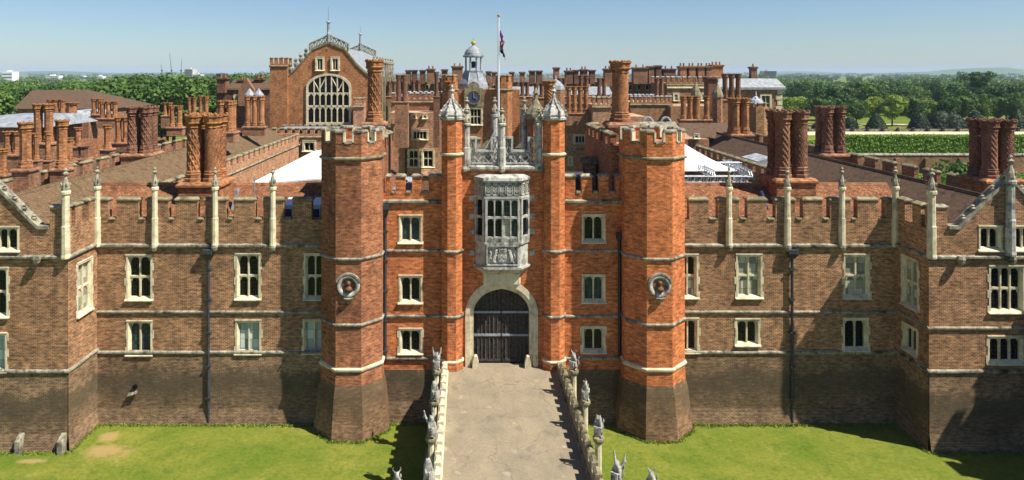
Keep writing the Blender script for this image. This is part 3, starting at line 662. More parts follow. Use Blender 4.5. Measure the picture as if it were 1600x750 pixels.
# ================================================================== GREAT GATEHOUSE
YG = 41.2
gate = thing('gatehouse', 'orange red brick gatehouse with two octagonal towers, oriel window and great oak doors', 'building', (2.24, YG, 0))
CT = ((-6.72, 'brick_tower'), (11.18, 'brick_orange'))
TC = 41.05; TA = 1.78
for cx, bm_ in CT:
    mb = MB(); mb.loft([octo(cx, TC, TA, 3.9), octo(cx, TC, TA, 16.9)]); tw = part('tower', mb, bm_, gate)
    mb = MB(); mb.loft([octo(cx, TC, TA+.42, -.2), octo(cx, TC, TA+.38, .5), octo(cx, TC, TA+.18, 2.4), octo(cx, TC, TA+.05, 3.0)], 0); part('battered_base', mb, 'brick_base', tw)
    mb = MB(); mb.loft([octo(cx, TC, TA+.05, 3.0), octo(cx, TC, TA+.01, 3.92)]); part('base_course', mb, bm_, tw)
    for z, h, p, mt in ((3.92, .26, .12, 'stone'), (6.5, .2, .1, 'stone_grey'), (10.28, .2, .1, 'stone_grey'), (16.06, .22, .12, 'stone_lichen')):
        mb = MB(); string_oct(mb, cx, TC, TA, z, h, p); part('string_course', mb, mt, tw)
    mb = MB(); mb.loft([octo(cx, TC, TA-.1, 16.2), octo(cx, TC, TA-.1, 16.25)]); part('tower_roof', mb, 'lead', tw)
    # crenellated crown: one merlon at each corner of the octagon + sills between
    r = TA/math.cos(math.pi/8); side = 2*TA*math.tan(math.pi/8)
    for i in range(8):
        t = math.pi/8+i*math.pi/4; a0 = t-math.pi/8; a1 = t+math.pi/8
        c = Vector((cx+r*math.cos(t), TC+r*math.sin(t), 0)); w = side*.29; th = .34
        def d(a): return Vector((-math.sin(a), math.cos(a), 0))
        p0 = c-d(a0)*w; p1 = c+d(a1)*w
        n0 = Vector((math.cos(a0), math.sin(a0), 0)); n1 = Vector((math.cos(a1), math.sin(a1), 0)); nm = Vector((math.cos(t), math.sin(t), 0))
        pl = [p0, c, p1, p1-n1*th, c-nm*th/math.cos(math.pi/8), p0-n0*th]
        e = .05; po = [p0+n0*e-d(a0)*e, c+nm*e*1.08, p1+n1*e+d(a1)*e, p1-n1*(th+e)+d(a1)*e, c-nm*(th+e)/math.cos(math.pi/8), p0-n0*(th+e)-d(a0)*e]
        mb = MB(); mb.loft([[(q.x, q.y, z) for q in pl] for z in (16.88, 17.56)]); part('merlon', mb, bm_, tw)
        mb = MB(); mb.loft([[(q.x, q.y, 17.56) for q in po], [(q.x, q.y, 17.64) for q in po], [(q.x, q.y, 17.72) for q in pl]]); part('merlon_coping', mb, 'stone_grey', tw)
        for q, nn, dd in ((p0, n0, -d(a0)), (p1, n1, d(a1))):   # stone sides of the embrasures
            mb = MB(); k = [q+nn*.04, q+nn*.04+dd*.1, q-nn*th+dd*.1, q-nn*th]; mb.loft([[(g.x, g.y, z) for g in k] for z in (17.0, 17.55)]); part('embrasure_jamb', mb, 'stone', tw)
        a = a1; nn = Vector((math.cos(a), math.sin(a), 0)); dd = d(a); q = Vector((cx, TC, 0))+nn*TA; hw = side/2-w
        pl = [q+nn*.05-dd*(hw-.1), q+nn*.05+dd*(hw-.1), q-nn*th+dd*(hw-.1), q-nn*th-dd*(hw-.1)]
        mb = MB(); mb.loft([[(g.x, g.y, z) for g in pl] for z in (16.9, 17.02)]); part('embrasure_sill', mb, 'stone_grey', tw)
    # terracotta roundel on the front face
    zc = 8.75; yf = TC-TA; mb = MB()
    prof = [(.0, .12), (.38, .10), (.42, .02), (.46, -.05), (.52, -.1), (.6, -.1), (.64, -.03), (.66, .02)]
    n = 28; mb.loft([[(cx+r_*math.cos(2*math.pi*i/n), yf+y_-.0, zc+r_*math.sin(2*math.pi*i/n)) for i in range(n)] for r_, y_ in [(p[0] or .01, p[1]*.9-.04) for p in prof]], 0, False)
    ro = part('roundel', mb, 'stone_pale', tw)
    mb = MB(); mb.loft([[(cx+r_*math.cos(2*math.pi*i/n), yf-.012, zc+r_*math.sin(2*math.pi*i/n)) for i in range(n)] for r_ in (.01, .44)], 0, False); part('roundel_field', mb, 'terra_dark', tw)
    mb = MB(); mb.lathe([(.02, zc-.28), (.25, zc-.24), (.2, zc-.1), (.09, zc-.02), (.1, zc+.02), (.15, zc+.12), (.14, zc+.22), (.06, zc+.3)], cx, yf-.03, 10); part('bust', mb, 'bust', tw, True)
    mb = MB(); mb.loft([[(cx+r_*math.cos(R(20)+R(140)*i/9), y_, zc+r_*math.sin(R(20)+R(140)*i/9)) for i in range(10)]+[(cx+(r_+.1)*math.cos(R(160)-R(140)*i/9), y_, zc+(r_+.1)*math.sin(R(160)-R(140)*i/9)) for i in range(10)] for r_, y_ in ((.66, yf-.16), (.66, yf+.02))]); part('hood_mould', mb, 'stone_grey', tw)
    mb = MB(); mb.lathe([(.02, zc-1.02), (.1, zc-.9), (.26, zc-.74), (.3, zc-.66)], cx, yf-.03, 8); part('corbel', mb, 'stone_grey', tw)

# side bays with three windows each
ZB = 13.25
for (xa, xb, wx0, wx1, rows, sgn, mer) in ((-5.2, -1.2, 623, 660, ((337, 381), (431, 475), (514, 554)), -1, ((604, 610), (618, 633), (644, 659), (670, 692))),
                                          (5.7, 9.7, 909, 946, ((336, 380), (430, 474), (511, 552)), 1, ((883, 899), (909, 925), (936, 951), (962, 970)))):
    holes = []; jobs = []
    pm = ((T, T), (G, G), (G, G)) if sgn < 0 else ((G, G), (T, T), (G, G))
    for (a, b), p in zip(rows, pm): jobs.append(winpx(gate, wx0, wx1, a, b, YG, holes, lights=2, tiers=1, panes=list(p), quoin=(a > 500), sw=.1))
    mb = MB(); wall(mb, 'x', YG, xa, xb, 3.1, 13.75, holes); mb.box(xa, YG+.42, 3, xb, YG+.44, 13.7); mb.quad((xa, YG, 13.75), (xb, YG, 13.75), (xb, YG+.44, 13.75), (xa, YG+.44, 13.75))
    part('bay_wall', mb, 'brick_orange', gate)
    for j in jobs: j()
    mb = MB(); wall(mb, 'x', YG-.03, xa, xb, 1.2, 3.1); mb.quad((xa, YG-.03, 1.2), (xb, YG-.03, 1.2), (xb, YG-.35, -.2), (xa, YG-.35, -.2)); mb.quad((xa, YG-.03, 3.1), (xb, YG-.03, 3.1), (xb, YG+.2, 3.1), (xa, YG+.2, 3.1))
    part('bay_plinth', mb, 'brick_plinth', gate)
    for z, h, p in ((3.79, .2, .12), (6.33, .2, .12), (10.28, .2, .12), (ZB, .28, .16)):
        mb = MB(); string_x(mb, xa, xb, YG, z, h, p); part('string_course', mb, 'stone_grey', gate)
    for a, b in mer: a2, b2 = X(a, YG), X(b, YG); merlon(gate, ((a2+b2)/2, YG+.22, 13.75), b2-a2, 1.08, .439, 'brick_orange', cap='stone_grey')
    for (a, b), (c, d_) in zip(mer, mer[1:]):
        mb = MB(); mb.box(X(b, YG)+.07, YG-.05, 13.74, X(c, YG)-.07, YG+.5, 13.86); part('crenel_sill', mb, 'stone_grey', gate)
# pipes in the two re-entrant corners
mb = MB(); x = X(601.5, 41.0); mb.tube((x, YG-.12, 3.8), (x, YG-.12, 12.9), .1, 8)
for z in (4.2, 6.0, 7.8, 9.6, 11.4): mb.box(x-.16, YG-.22, z, x+.16, YG, z+.12)
mb.loft([[(x-.14, YG-.25, 12.4), (x+.14, YG-.25, 12.4), (x+.14, YG, 12.4), (x-.14, YG, 12.4)], [(x-.24, YG-.36, 12.8), (x+.24, YG-.36, 12.8), (x+.24, YG, 12.8), (x-.24, YG, 12.8)], [(x-.24, YG-.36, 13.1), (x+.24, YG-.36, 13.1), (x+.24, YG, 13.1), (x-.24, YG, 13.1)]])
part('drainpipe', mb, 'pipe', gate)
mb = MB(); x = X(968, 41.1); mb.tube((x, YG-.1, 3.8), (x, YG-.1, 11.3), .1, 8); mb.box(x-.2, YG-.3, 11.0, x+.2, YG, 11.4); part('drainpipe', mb, 'iron', gate)

# two slim turrets
for cx in (-.8, 5.33):
    mb = MB(); a = .62; cy = 41.12; mb.loft([octo(cx, cy, a+.06, 3.2), octo(cx, cy, a+.06, 3.75), octo(cx, cy, a, 3.9), octo(cx, cy, a, 18.25)]); tr = part('turret', mb, 'brick_orange', gate)
    for z, mt in ((3.82, 'stone'), (6.5, 'stone_grey'), (10.38, 'stone_grey'), (16.15, 'stone')):
        mb = MB(); string_oct(mb, cx, cy, a, z, .2, .1); part('string_course', mb, mt, tr)
    mb = MB(); mb.loft([octo(cx, cy, q, z) for q, z in ((a-.02, 18.15), (a+.1, 18.2), (a+.12, 18.32), (a+.02, 18.36), (a+.06, 18.5), (a-.02, 18.72), (a-.2, 18.95), (a-.36, 19.12), (a-.47, 19.35), (a-.52, 19.6), (.06, 19.8))])
    dm = part('ogee_dome', mb, 'stone_pale', tr)
    for i in range(8):
        t = math.pi/8+i*math.pi/4; mb2 = MB()
        for q, z in ((a+.14, 18.42), (a+.06, 18.7), (a-.14, 18.98), (a-.34, 19.2)):
            mb2.lathe([(.02, z-.05), (.07, z), (.05, z+.06), (.01, z+.1)], cx+q*1.06*math.cos(t), cy+q*1.06*math.sin(t), 5)
        rib = [(a+.1, 18.36), (a+.06, 18.7), (a-.14, 18.98), (a-.34, 19.2), (a-.48, 19.45)]
        for (q0, z0_), (q1, z1_) in zip(rib, rib[1:]): mb2.tube((cx+q0*1.05*math.cos(t), cy+q0*1.05*math.sin(t), z0_), (cx+q1*1.05*math.cos(t), cy+q1*1.05*math.sin(t), z1_), .035, 4)
        part('crocketed_rib', mb2, 'stone_pale', tr)
    mb = MB(); mb.lathe([(.05, 19.75), (.14, 19.85), (.16, 19.92), (.06, 20.0), (.05, 20.08), (.1, 20.14), (.02, 20.3)], cx, cy, 8); part('finial', mb, 'stone_pale', tr)

# gate bay: wall with the arched opening
gx0, gx1 = .50, 3.88; gc = (gx0+gx1)/2; ga = (gx1-gx0)/2; zg0 = 3.3; zsp = 6.45; zap = 7.95
def archz(x, a, zs, rise): q = min(1, abs(x)/a); return zs+rise*(.82*(1-q**2.6)**.5+.18*(1-q))
K = 24; xsA = [-ga+2*ga*k/K for k in range(K+1)]
XA, XB = -.3, 4.75; YF = 41.15
mb = MB(); oa = ga+.5
wall(mb, 'x', YF, XA, gc-ga-.45, 3.0, 15.2); wall(mb, 'x', YF, gc+ga+.45, XB, 3.0, 15.2); wall(mb, 'x', YF, gc-ga-.45, gc+ga+.45, 8.75, 15.2)
mb.box(XA, YF+.6, 8.8, XB, YF+.65, 15.2); mb.quad((XA, YF, 15.2), (XB, YF, 15.2), (XB, YF+.65, 15.2), (XA, YF+.65, 15.2))
ob = ga+.45; KO = 24; xo_ = [-ob+2*ob*k/KO for k in range(KO+1)]
for x_, y_ in zip(xo_, xo_[1:]):
    za, zb = archz(x_, ob, zsp, 2.1), archz(y_, ob, zsp, 2.1)
    mb.quad((gc+x_, YF, za), (gc+y_, YF, zb), (gc+y_, YF, 8.75), (gc+x_, YF, 8.75))
part('gate_bay_wall', mb, 'brick_orange', gate)
# stone arch: voussoir blocks and jamb blocks
def arch_band(name, a0, r0, a1, r1, y0, y1, mat, parent, n=15):
    P = []
    M_ = 60
    pts0 = [(gc-a0, zg0)]; pts1 = [(gc-a1, zg0)]
    for k in range(M_+1):
        th = math.pi*(1-k/M_)
        pts0.append((gc+a0*math.cos(th), archz(a0*math.cos(th), a0, zsp, r0))); pts1.append((gc+a1*math.cos(th), archz(a1*math.cos(th), a1, zsp, r1)))
    pts0.append((gc+a0, zg0)); pts1.append((gc+a1, zg0))
    arch = parent
    step = M_//n
    segs = [(i, min(i+step, M_+1)) for i in range(1, M_+1, step)]
    for i, j in segs:
        b = MB(); p = pts0[i:j+1]; q = pts1[i:j+1][::-1]; b.prism_y(p+q, y0, y1); part(name, b, mat, arch)
    for sg in (-1, 1):
        z = zg0; k = 0
        while z < zsp-.01:
            h = min(.52, zsp-z); b = MB(); u, v = sorted((gc+sg*a0, gc+sg*(a1+(.0 if k % 2 else .0)))); b.box(u, y0+.003*(k % 2), z+.006, v, y1, z+h-.006); part(name, b, mat, arch); z += h; k += 1
arch = link('gate_arch', (lambda b: (b.box(gc-ga-.02, YF+.3, 3.1, gc-ga-.0, YF+.7, zsp), b.mesh('gate_arch', ['stone']))[1])(MB()), gate, (0, 0, 0))
arch_band('voussoir', ga+.0, 1.5, ga+.22, 1.78, YF+.10, YF+.7, 'stone', arch, 15)
arch_band('voussoir', ga+.22, 1.78, ga+.5, 2.14, YF-.07, YF+.5, 'stone', arch, 15)
for sg in (-1, 1):
    mb = MB(); x = gc+sg*(ga-.12); mb.loft([[(x-w_, YF-.3, z), (x+w_, YF-.3, z), (x+w_, YF+.1, z), (x-w_, YF+.1, z)] for w_, z in ((.2, 3.2), (.18, 3.6), (.1, 3.95), (.06, 4.0))]); part('guard_stone', mb, 'stone', arch)
# oak doors: planks, ledges, studs
yd = YF+.55
for sg, (u0, u1) in ((-1, (gc-ga, gc-.02)), (1, (gc+.02, gc+ga))):
    mb = MB(); 
    xs_ = [u0+(u1-u0)*k/10 for k in range(11)]
    for a, b in zip(xs_, xs_[1:]):
        mb.quad((a, yd+.06, zg0), (b, yd+.06, zg0), (b, yd+.06, archz(b-gc, ga, zsp, 1.5)), (a, yd+.06, archz(a-gc, ga, zsp, 1.5)))
    leaf = part('door', mb, 'wood', gate)
    n = 7
    for k in range(n):
        a, b = u0+(u1-u0)*k/n+.012, u0+(u1-u0)*(k+1)/n-.012; b2 = MB(); m_ = (a+b)/2
        b2.prism_y([(a, zg0+.05), (b, zg0+.05), (b, archz(b-gc, ga, zsp, 1.5)), (m_, archz(m_-gc, ga, zsp, 1.5)), (a, archz(a-gc, ga, zsp, 1.5))], yd-.02*(k % 2), yd+.05); part('plank', b2, 'wood', leaf)
        b2 = MB(); b2.prism_z([(b-.035, yd-.02), (b+.012, yd-.07), (b+.06, yd-.02)], zg0+.05, archz(b-gc, ga, zsp, 1.5)-.05)
        if k < n-1: part('cover_strip', b2, 'wood', leaf)
    for z in (3.42, 4.95, 6.35):
        b2 = MB(); b2.box(u0+.02, yd-.09, z, u1-.02, yd-.02, z+.13); part('ledge', b2, 'lead' if z > 4 else 'wood', leaf)  # pale lead colour paints a light highlight onto the upper oak ledges
    b2 = MB()
    for z in (4.2, 5.6):
        for k in range(7): b2.lathe([(.02, z-.03), (.035, z), (.02, z+.03)], u0+(u1-u0)*(k+.5)/7, yd-.03, 6)
    st_ = part('studs', b2, 'iron', leaf)
mb = MB(); mb.box(gc-ga-.3, yd+.1, 3.0, gc+ga+.3, yd+.2, 8.6); part('passage', mb, 'dark_void', gate)
# apron stone between arch and oriel
mb = MB(); mb.prism_z([(gc-1.15, YF+.02), (gc-1.05, YF-.16), (gc+1.05, YF-.16), (gc+1.15, YF+.02)], 8.3, 9.06); part('apron', mb, 'stone', gate)

# ---- oriel window
oz = dict(bot=9.42, panel=9.6, ptop=10.85, w0=10.95, tr=12.42, w1=13.62, fr=14.5, top=14.78)
def opl(e=0): return [(.56-e, YF+.01), (1.14-e*.6, 40.38-e), (3.28+e*.6, 40.38-e), (3.86+e, YF+.01)]
def obody(mb, z0, z1, e0=0, e1=None, mi=0):
    e1 = e0 if e1 is None else e1
    mb.loft([[(x, y, z0) for x, y in opl(e0)], [(x, y, z1) for x, y in opl(e1)]], mi)
mb = MB(); obody(mb, 9.0, 9.12, -.3, -.2); obody(mb, 9.12, 9.38, -.16, .02); obody(mb, 9.38, 9.5, .1)
obody(mb, 9.5, 10.9, -.06)
cb_ = mb; mb = MB(); obody(mb, 13.64, 14.5, -.05); obody(mb, 14.5, 14.62, .06); obody(mb, 14.62, 14.78, .14, .1); obody(mb, 14.78, 14.92, .02, -.25)
obody(mb, 13.55, 13.68, .05); obody(cb_, 10.84, 10.98, .05)
ori = part('oriel_window', cb_, 'stone_pale', gate); part('oriel_cornice', mb, 'stone_pale', ori)
pl = opl(-.02)
faces = [(pl[0], pl[1], 1), (pl[1], pl[2], 4), (pl[2], pl[3], 1)]
inw = MB(); ip = opl(-.5)
mb = MB(); mb.loft([[(x, y, 10.95) for x, y in ip], [(x, y, 13.6) for x, y in ip]]); part('interior', mb, 'dark_void', ori)
mull = MB()
for fi, (p, q, nl) in enumerate(faces):
    p = Vector((p[0], p[1], 0)); q = Vector((q[0], q[1], 0)); d_ = (q-p); L = d_.length; u = d_/L; nrm = Vector((u.y, -u.x, 0))
    if nrm.y > 0: nrm = -nrm
    def blk(s0, s1, z0, z1, o0, o1, tgt):
        c = [p+u*s0+nrm*o1, p+u*s1+nrm*o1, p+u*s1+nrm*o0, p+u*s0+nrm*o0]
        tgt.loft([[(g.x, g.y, z) for g in c] for z in (z0, z1)])
    ew = .1; lw = (L-2*ew)/nl
    for k in range(nl+1):
        wv = .13 if k in (0, nl) else (.1 if k == 2 else .075); s = ew+lw*k; blk(s-wv/2, s+wv/2, 10.95, 13.6, -.14, .04+.02*(k in (0, nl)), mull)
    for z, h in ((oz['tr']-.06, .13), (10.95, .34), (13.45, .15)):
        blk(ew, L-ew, z, z+h, -.1, .03, mull)
    for k in range(nl):
        for (za, zb) in ((11.28, oz['tr']-.05), (oz['tr']+.07, 13.47)):
            s0, s1 = ew+lw*k+.04, ew+lw*(k+1)-.04; a_ = (s1-s0)/2; sc_ = (s0+s1)/2; zs_ = zb-.22
            for g in range(6):   # arched heads
                x0_, x1_ = -a_+2*a_*g/6, -a_+2*a_*(g+1)/6; h0 = zs_+.2*(1-abs((x0_+x1_)/2/a_)**2.2)**.6
                blk(sc_+x0_, sc_+x1_, h0, zb+.01, -.08, .0, mull)
            b2 = MB(); mt = 'glass'
            if fi == 1 and k >= 2: mt = 'curtain' if za < 12 and k == 2 else 'glass_teal'
            blk(s0-.02, s1+.02, za-.02, zb+.02, -.12, -.1, b2); part('pane', b2, mt, ori)
        # quatrefoil panel heads below the lights
        s0, s1 = ew+lw*k+.05, ew+lw*(k+1)-.05
        for g in range(5):
            f = g/4; blk(s0+(s1-s0)*f-.03, s0+(s1-s0)*f+.03, 11.02, 11.02+.22*math.sin(math.pi*f)+.03, .03, .06, mull)
    # frieze of quatrefoils
    nq = 5 if nl > 1 else 2
    for k in range(nq):
        s0, s1 = L*k/nq+.03, L*(k+1)/nq-.03; fr = MB()
        blk(s0, s1, 13.74, 13.8, -.04, .06, fr); blk(s0, s1, 14.38, 14.46, -.04, .06, fr); blk(s0, s0+.04, 13.74, 14.46, -.04, .06, fr); blk(s1-.04, s1, 13.74, 14.46, -.04, .06, fr)
        cm = (s0+s1)/2; zc_ = 14.1; rr = min((s1-s0), .58)/2
        for a in range(16):
            t0, t1 = 2*math.pi*a/16, 2*math.pi*(a+1)/16; rr_ = lambda t: rr*(.62+.3*abs(math.cos(2*t)))
            A, B = (cm+rr_(t0)*math.cos(t0), zc_+rr_(t0)*math.sin(t0)), (cm+rr_(t1)*math.cos(t1), zc_+rr_(t1)*math.sin(t1))
            pa, pb = p+u*A[0]+nrm*.0, p+u*B[0]+nrm*.0; fr.tube((pa.x, pa.y, A[1]), (pb.x, pb.y, B[1]), .05, 4)
        fr.tube(tuple(p+u*(cm-rr*.5))[:2]+(zc_-rr*.5,), tuple(p+u*(cm+rr*.5))[:2]+(zc_+rr*.5,), .04, 4); fr.tube(tuple(p+u*(cm-rr*.5))[:2]+(zc_+rr*.5,), tuple(p+u*(cm+rr*.5))[:2]+(zc_-rr*.5,), .04, 4)
        part('quatrefoil', fr, 'stone_pale', ori)
part('tracery', mull, 'stone_pale', ori)
# quoin stones tying the oriel into the brick
for z in (10.0, 11.3, 12.2, 13.3):
    for sg in (-1, 1):
        mb = MB(); a = .54 if sg < 0 else 3.88; u, v = sorted((a, a+sg*.3)); mb.box(u, YF-.06, z, v, YF+.1, z+.3); part('quoin', mb, 'stone_pale', ori)
# carved royal arms
yA = 40.44; mb = MB(); fx0, fx1 = 1.25, 3.17
for bx_ in ((fx0, 9.6, fx1, 9.68), (fx0, 10.72, fx1, 10.82), (fx0, 9.68, fx0+.08, 10.72), (fx1-.08, 9.68, fx1, 10.72)): mb.box(bx_[0], yA-.14, bx_[1], bx_[2], yA+.02, bx_[3])
fr = part('arms_panel', mb, 'stone_pale', ori)
ac = (fx0+fx1)/2; mb = MB()
mb.prism_y([(ac-.26, 10.3), (ac+.26, 10.3), (ac+.26, 10.0), (ac+.16, 9.83), (ac, 9.74), (ac-.16, 9.83), (ac-.26, 10.0)], yA-.12, yA+.01)
for (i, j) in ((-1, 1), (1, 1), (-1, -1), (1, -1)):
    for k in range(3): mb.lathe([(.02, 10.03+j*.13+k*.05-.08), (.045, 10.03+j*.13+k*.05-.06), (.02, 10.03+j*.13+k*.05-.03)], ac+i*.12+(k-1)*.05, yA-.13, 6)
mb.box(ac-.26, yA-.145, 10.04, ac+.26, yA-.11, 10.07); mb.box(ac-.015, yA-.145, 9.78, ac+.015, yA-.11, 10.28)
part('shield', mb, 'stone_pale', ori)
mb = MB(); mb.box(ac-.2, yA-.12, 10.32, ac+.2, yA, 10.42)
for k in range(5): mb.lathe([(.05, 10.42), (.04, 10.52), (.06, 10.56), (.02, 10.64)], ac-.18+.09*k, yA-.07, 6)
part('crown', mb, 'stone_pale', ori)
for sg in (-1, 1):      # rampant supporters
    mb = MB(); q = lambda x, z: (ac+sg*x, yA-.07, z)
    for a, b, r1, r2 in ((q(.55, 9.85), q(.5, 10.1), .1, .11), (q(.5, 10.1), q(.42, 10.35), .11, .1), (q(.42, 10.35), q(.4, 10.5), .1, .09), (q(.4, 10.5), q(.3, 10.5), .08, .05), (q(.42, 10.32), q(.28, 10.36), .05, .04), (q(.46, 10.2), q(.3, 10.18), .05, .04), (q(.55, 9.85), q(.4, 9.8), .07, .05), (q(.55, 9.9), q(.66, 9.75), .07, .06), (q(.58, 9.9), q(.74, 10.1), .04, .035), (q(.74, 10.1), q(.66, 10.3), .035, .03), (q(.66, 10.3), q(.75, 10.45), .03, .06)): mb.tube(a, b, r1, 7, 0, r2)
    part('heraldic_supporter', mb, 'stone_pale', ori)

# ---- pierced parapet over the gate bay (front and rear)
def pierced(parent, y, mat):
    mb = MB(); string_x(mb, -.25, 4.7, y-.0, 15.3, .34, .22); part('cornice', mb, mat, parent)
    for (a, b) in ((.22, 2.02), (2.36, 4.28)):
        m_ = (a+b)/2; w = b-a; z0, zl, zh = 15.5, 16.35, 17.15
        mb = MB(); t0, t1 = y-.05, y+.13
        mb.box(a, t0, z0, b, t1, z0+.1)
        # stepped coping outline
        x1_, x2_ = a+w*.27, b-w*.27
        for bb in ((a, zh-.12, x1_, zh), (x2_, zh-.12, b, zh), (x1_-.12, zl, x1_, zh-.12), (x2_, zl, x2_+.12, zh-.12), (x1_-.12, zl-.12, x2_+.12, zl)): mb.box(bb[0], t0-.03, bb[1], bb[2], t1+.03, bb[3])
        mb.box(a, t0, z0, a+.08, t1, zh-.12); mb.box(b-.08, t0, z0, b, t1, zh-.12)
        # lattice of saltires with centre bosses
        n = 3
        for k in range(n):
            u0, u1 = a+.08+(w-.16)*k/n, a+.08+(w-.16)*(k+1)/n; zb, zt = z0+.1, zl-.12; yy = (t0+t1)/2
            mb.tube((u0, yy, zb), (u1, yy, zt), .055, 4); mb.tube((u0, yy, zt), (u1, yy, zb), .055, 4); mb.tube(((u0+u1)/2, yy, zb), ((u0+u1)/2, yy, zt), .03, 4)
            mb.tube((u0, yy, (zb+zt)/2), ((u0+u1)/2, yy, zt), .03, 4); mb.tube((u1, yy, (zb+zt)/2), ((u0+u1)/2, yy, zt), .03, 4)
            mb.tube(((u0+u1)/2, yy-.1, (zb+zt)/2), ((u0+u1)/2, yy+.1, (zb+zt)/2), .1, 6)
        for u0, u1 in ((a+.08, x1_-.12), (x2_+.12, b-.08)):
            yy = (t0+t1)/2; mb.tube((u0, yy, zl-.12), (u1, yy, zh-.12), .04, 4); mb.tube((u0, yy, zh-.12), (u1, yy, zl-.12), .04, 4); 
        part('pierced_parapet', mb, mat, parent)
    for x in (.08, 2.2, 4.42): pinnacle(parent, (x, y-.02, 15.15), 3.75, .46, 'stone_pale')
    for x in (-.05, 2.2, 4.5):
        mb = MB(); mb.lathe([(.05, 15.0), (.17, 15.1), (.2, 15.25), (.12, 15.4)], x, y-.25, 7); part('boss', mb, 'stone_grey', parent)
pierced(gate, YF, 'stone_pale')
# ---- gatehouse body behind the front
mb = MB(); mb.box(-5.2, 42.3, 3, 9.7, 52, 12.6); part('body', mb, 'brick_tower', gate)
mb = MB(); mb.box(-5.15, YG+.46, 12.62, 9.65, 51.9, 12.72); part('lead_roof', mb, 'lead', gate)
for (x0, x1, yb, zt) in ((-8.4, -4.95, 47.2, 16.9), (9.0, 12.9, 51.5, 17.1)):   # stair blocks behind the towers
    mb = MB(); mb.box(x0, 42.0, 3, x1, yb, zt-.6); bl = part('stair_block', mb, 'brick_tower', gate)
    y = 42.9
    while y < yb:
        for xx in (x0+.2, x1-.2): merlon(gate, (xx, y, zt-.6), .9, .75, .38, 'brick_tower', math.pi/2, cap='stone_lichen')
        y += 1.5
    n = 3
    for k in range(n): merlon(gate, (x0+.7+(x1-x0-1.4)*k/(n-1), yb-.2, zt-.6), .6, .75, .38, 'brick_tower', 0, cap='stone_lichen')
chimney(gate, 585, 93, 190, 226, 25, 1, 1, 'lattice', 45); chimney(gate, 969, 95, 190, 226, 30, 1, 1, 'spiral', 45.4)
chimney(gate, 703, 127, 178, 270, 15, 1, 1, 'zigzag', 51); chimney(gate, 858, 126, 180, 270, 19, 1, 1, 'zigzag', 51)
# rear parapet, ogee-capped stair turret
mb = MB(); mb.box(-1.2, 51.4, 12.5, 6.9, 51.8, 15.3); part('rear_wall', mb, 'stone_grey', gate)
for x in (.1, 2.2, 4.43): pinnacle(gate, (X(PX, 1)+x, 51.3, 14.0), 5.2, .5, 'stone_pale')
for k in range(6): merlon(gate, (-.5+k*1.3, 51.6, 15.3), .7, .8, .38, 'stone_grey', cap='stone_lichen')
mb = MB(); cx, cy = X(837, 50.5), 50.5; mb.loft([octo(cx, cy, .62, 12.5), octo(cx, cy, .62, 17.6)]); rt = part('rear_turret', mb, 'brick_tower', gate)
mb = MB(); mb.loft([octo(cx, cy, q, z) for q, z in ((.66, 17.6), (.8, 17.75), (.8, 18.0), (.6, 18.3), (.3, 18.75), (.12, 19.1), (.1, 19.4), (.2, 19.5), (.05, 19.9))]); part('ogee_dome', mb, 'stone_lichen', rt)
# clutter on the leads: hatch boxes and ducts
for (x0, y0, x1, y1, h, m_) in ((-4.0, 43.2, -3.1, 44.2, 1.3, 'lead'), (-2.8, 44.5, -1.5, 45.8, 1.6, 'brick_base'), (6.5, 44, 7.6, 45.2, 1.5, 'pipe'), (7.9, 46, 8.8, 48, 2.2, 'brick_base'), (.6, 46.2, 1.9, 47.8, 1.4, 'lead'), (2.9, 45, 4.1, 46.4, 1.1, 'stone_grey')):
    mb = MB(); mb.box(x0, y0, 12.7, x1, y1, 12.7+h); mb.prism_x([(y0-.1, 12.7+h), (y1+.1, 12.7+h), ((y0+y1)/2, 12.7+h+.35)], x0-.1, x1+.1); part('roof_hatch', mb, m_, gate)
mb = MB(); mb.tube((-4.6, 42.6, 14.9), (-2.3, 44.5, 12.8), .1); mb.tube((-2.3, 42.6, 13.2), (-1.4, 44.5, 14.4), .07); mb.tube((-4.7, 42.4, 12.8), (-4.7, 42.4, 17.2), .08); part('roof_duct', mb, 'iron', gate)

# ---- flagpole and flag
fx, fy = X(779, 46), 46.0; zt_ = Z(27, 46)
fp = thing('flagpole', 'tall white flagpole with furled red, white and blue flag, rising above the gatehouse roof', 'flagpole', (fx, fy, 12.7))
mb = MB(); mb.tube((fx, fy, 12.7), (fx, fy, zt_), .085, 8, 0, .05); part('pole', mb, 'white_paint', fp)
mb = MB(); mb.lathe([(.04, zt_), (.11, zt_+.07), (.11, zt_+.14), (.02, zt_+.22)], fx, fy, 8); part('finial', mb, 'gold', fp)
mb = MB(); mb.tube((fx, fy, 17.5), (fx-2.6, fy+.3, 12.8), .025, 4); mb.tube((fx, fy, 17.5), (fx+2.3, fy+.4, 12.8), .025, 4); part('stay', mb, 'white_paint', fp)
nu, nv = 30, 44; mb = MB(); FW, FH = 3.0, 1.6; top = Z(44, 46); vts = []
for j in range(nv+1):
    for i in range(nu+1):
        u, v = i/nu, j/nv           # hanging limp: the fly collapses down into folds beside the pole
        x = fx+.06+.5*u**.7*(.6+.2*math.sin(3+5*v))+.04*math.sin(14*u+3*v); y = fy+.14*math.sin(17*u+2*v)*(.3+u)
        z = top-v*FH*.98-u**1.1*(.95-.35*v)+.03*math.sin(20*u)
        vts.append((x, y, z))
def union(u, v):
    x, y = (u-.5)*2, (v-.5)
    if abs(x) < .1 or abs(y) < .1: return 0
    if abs(x) < .14 or abs(y) < .14: return 1
    d = min(abs(y-x/2), abs(y+x/2)); return 0 if d < .02 else (1 if d < .06 else 2)
mb.v = vts
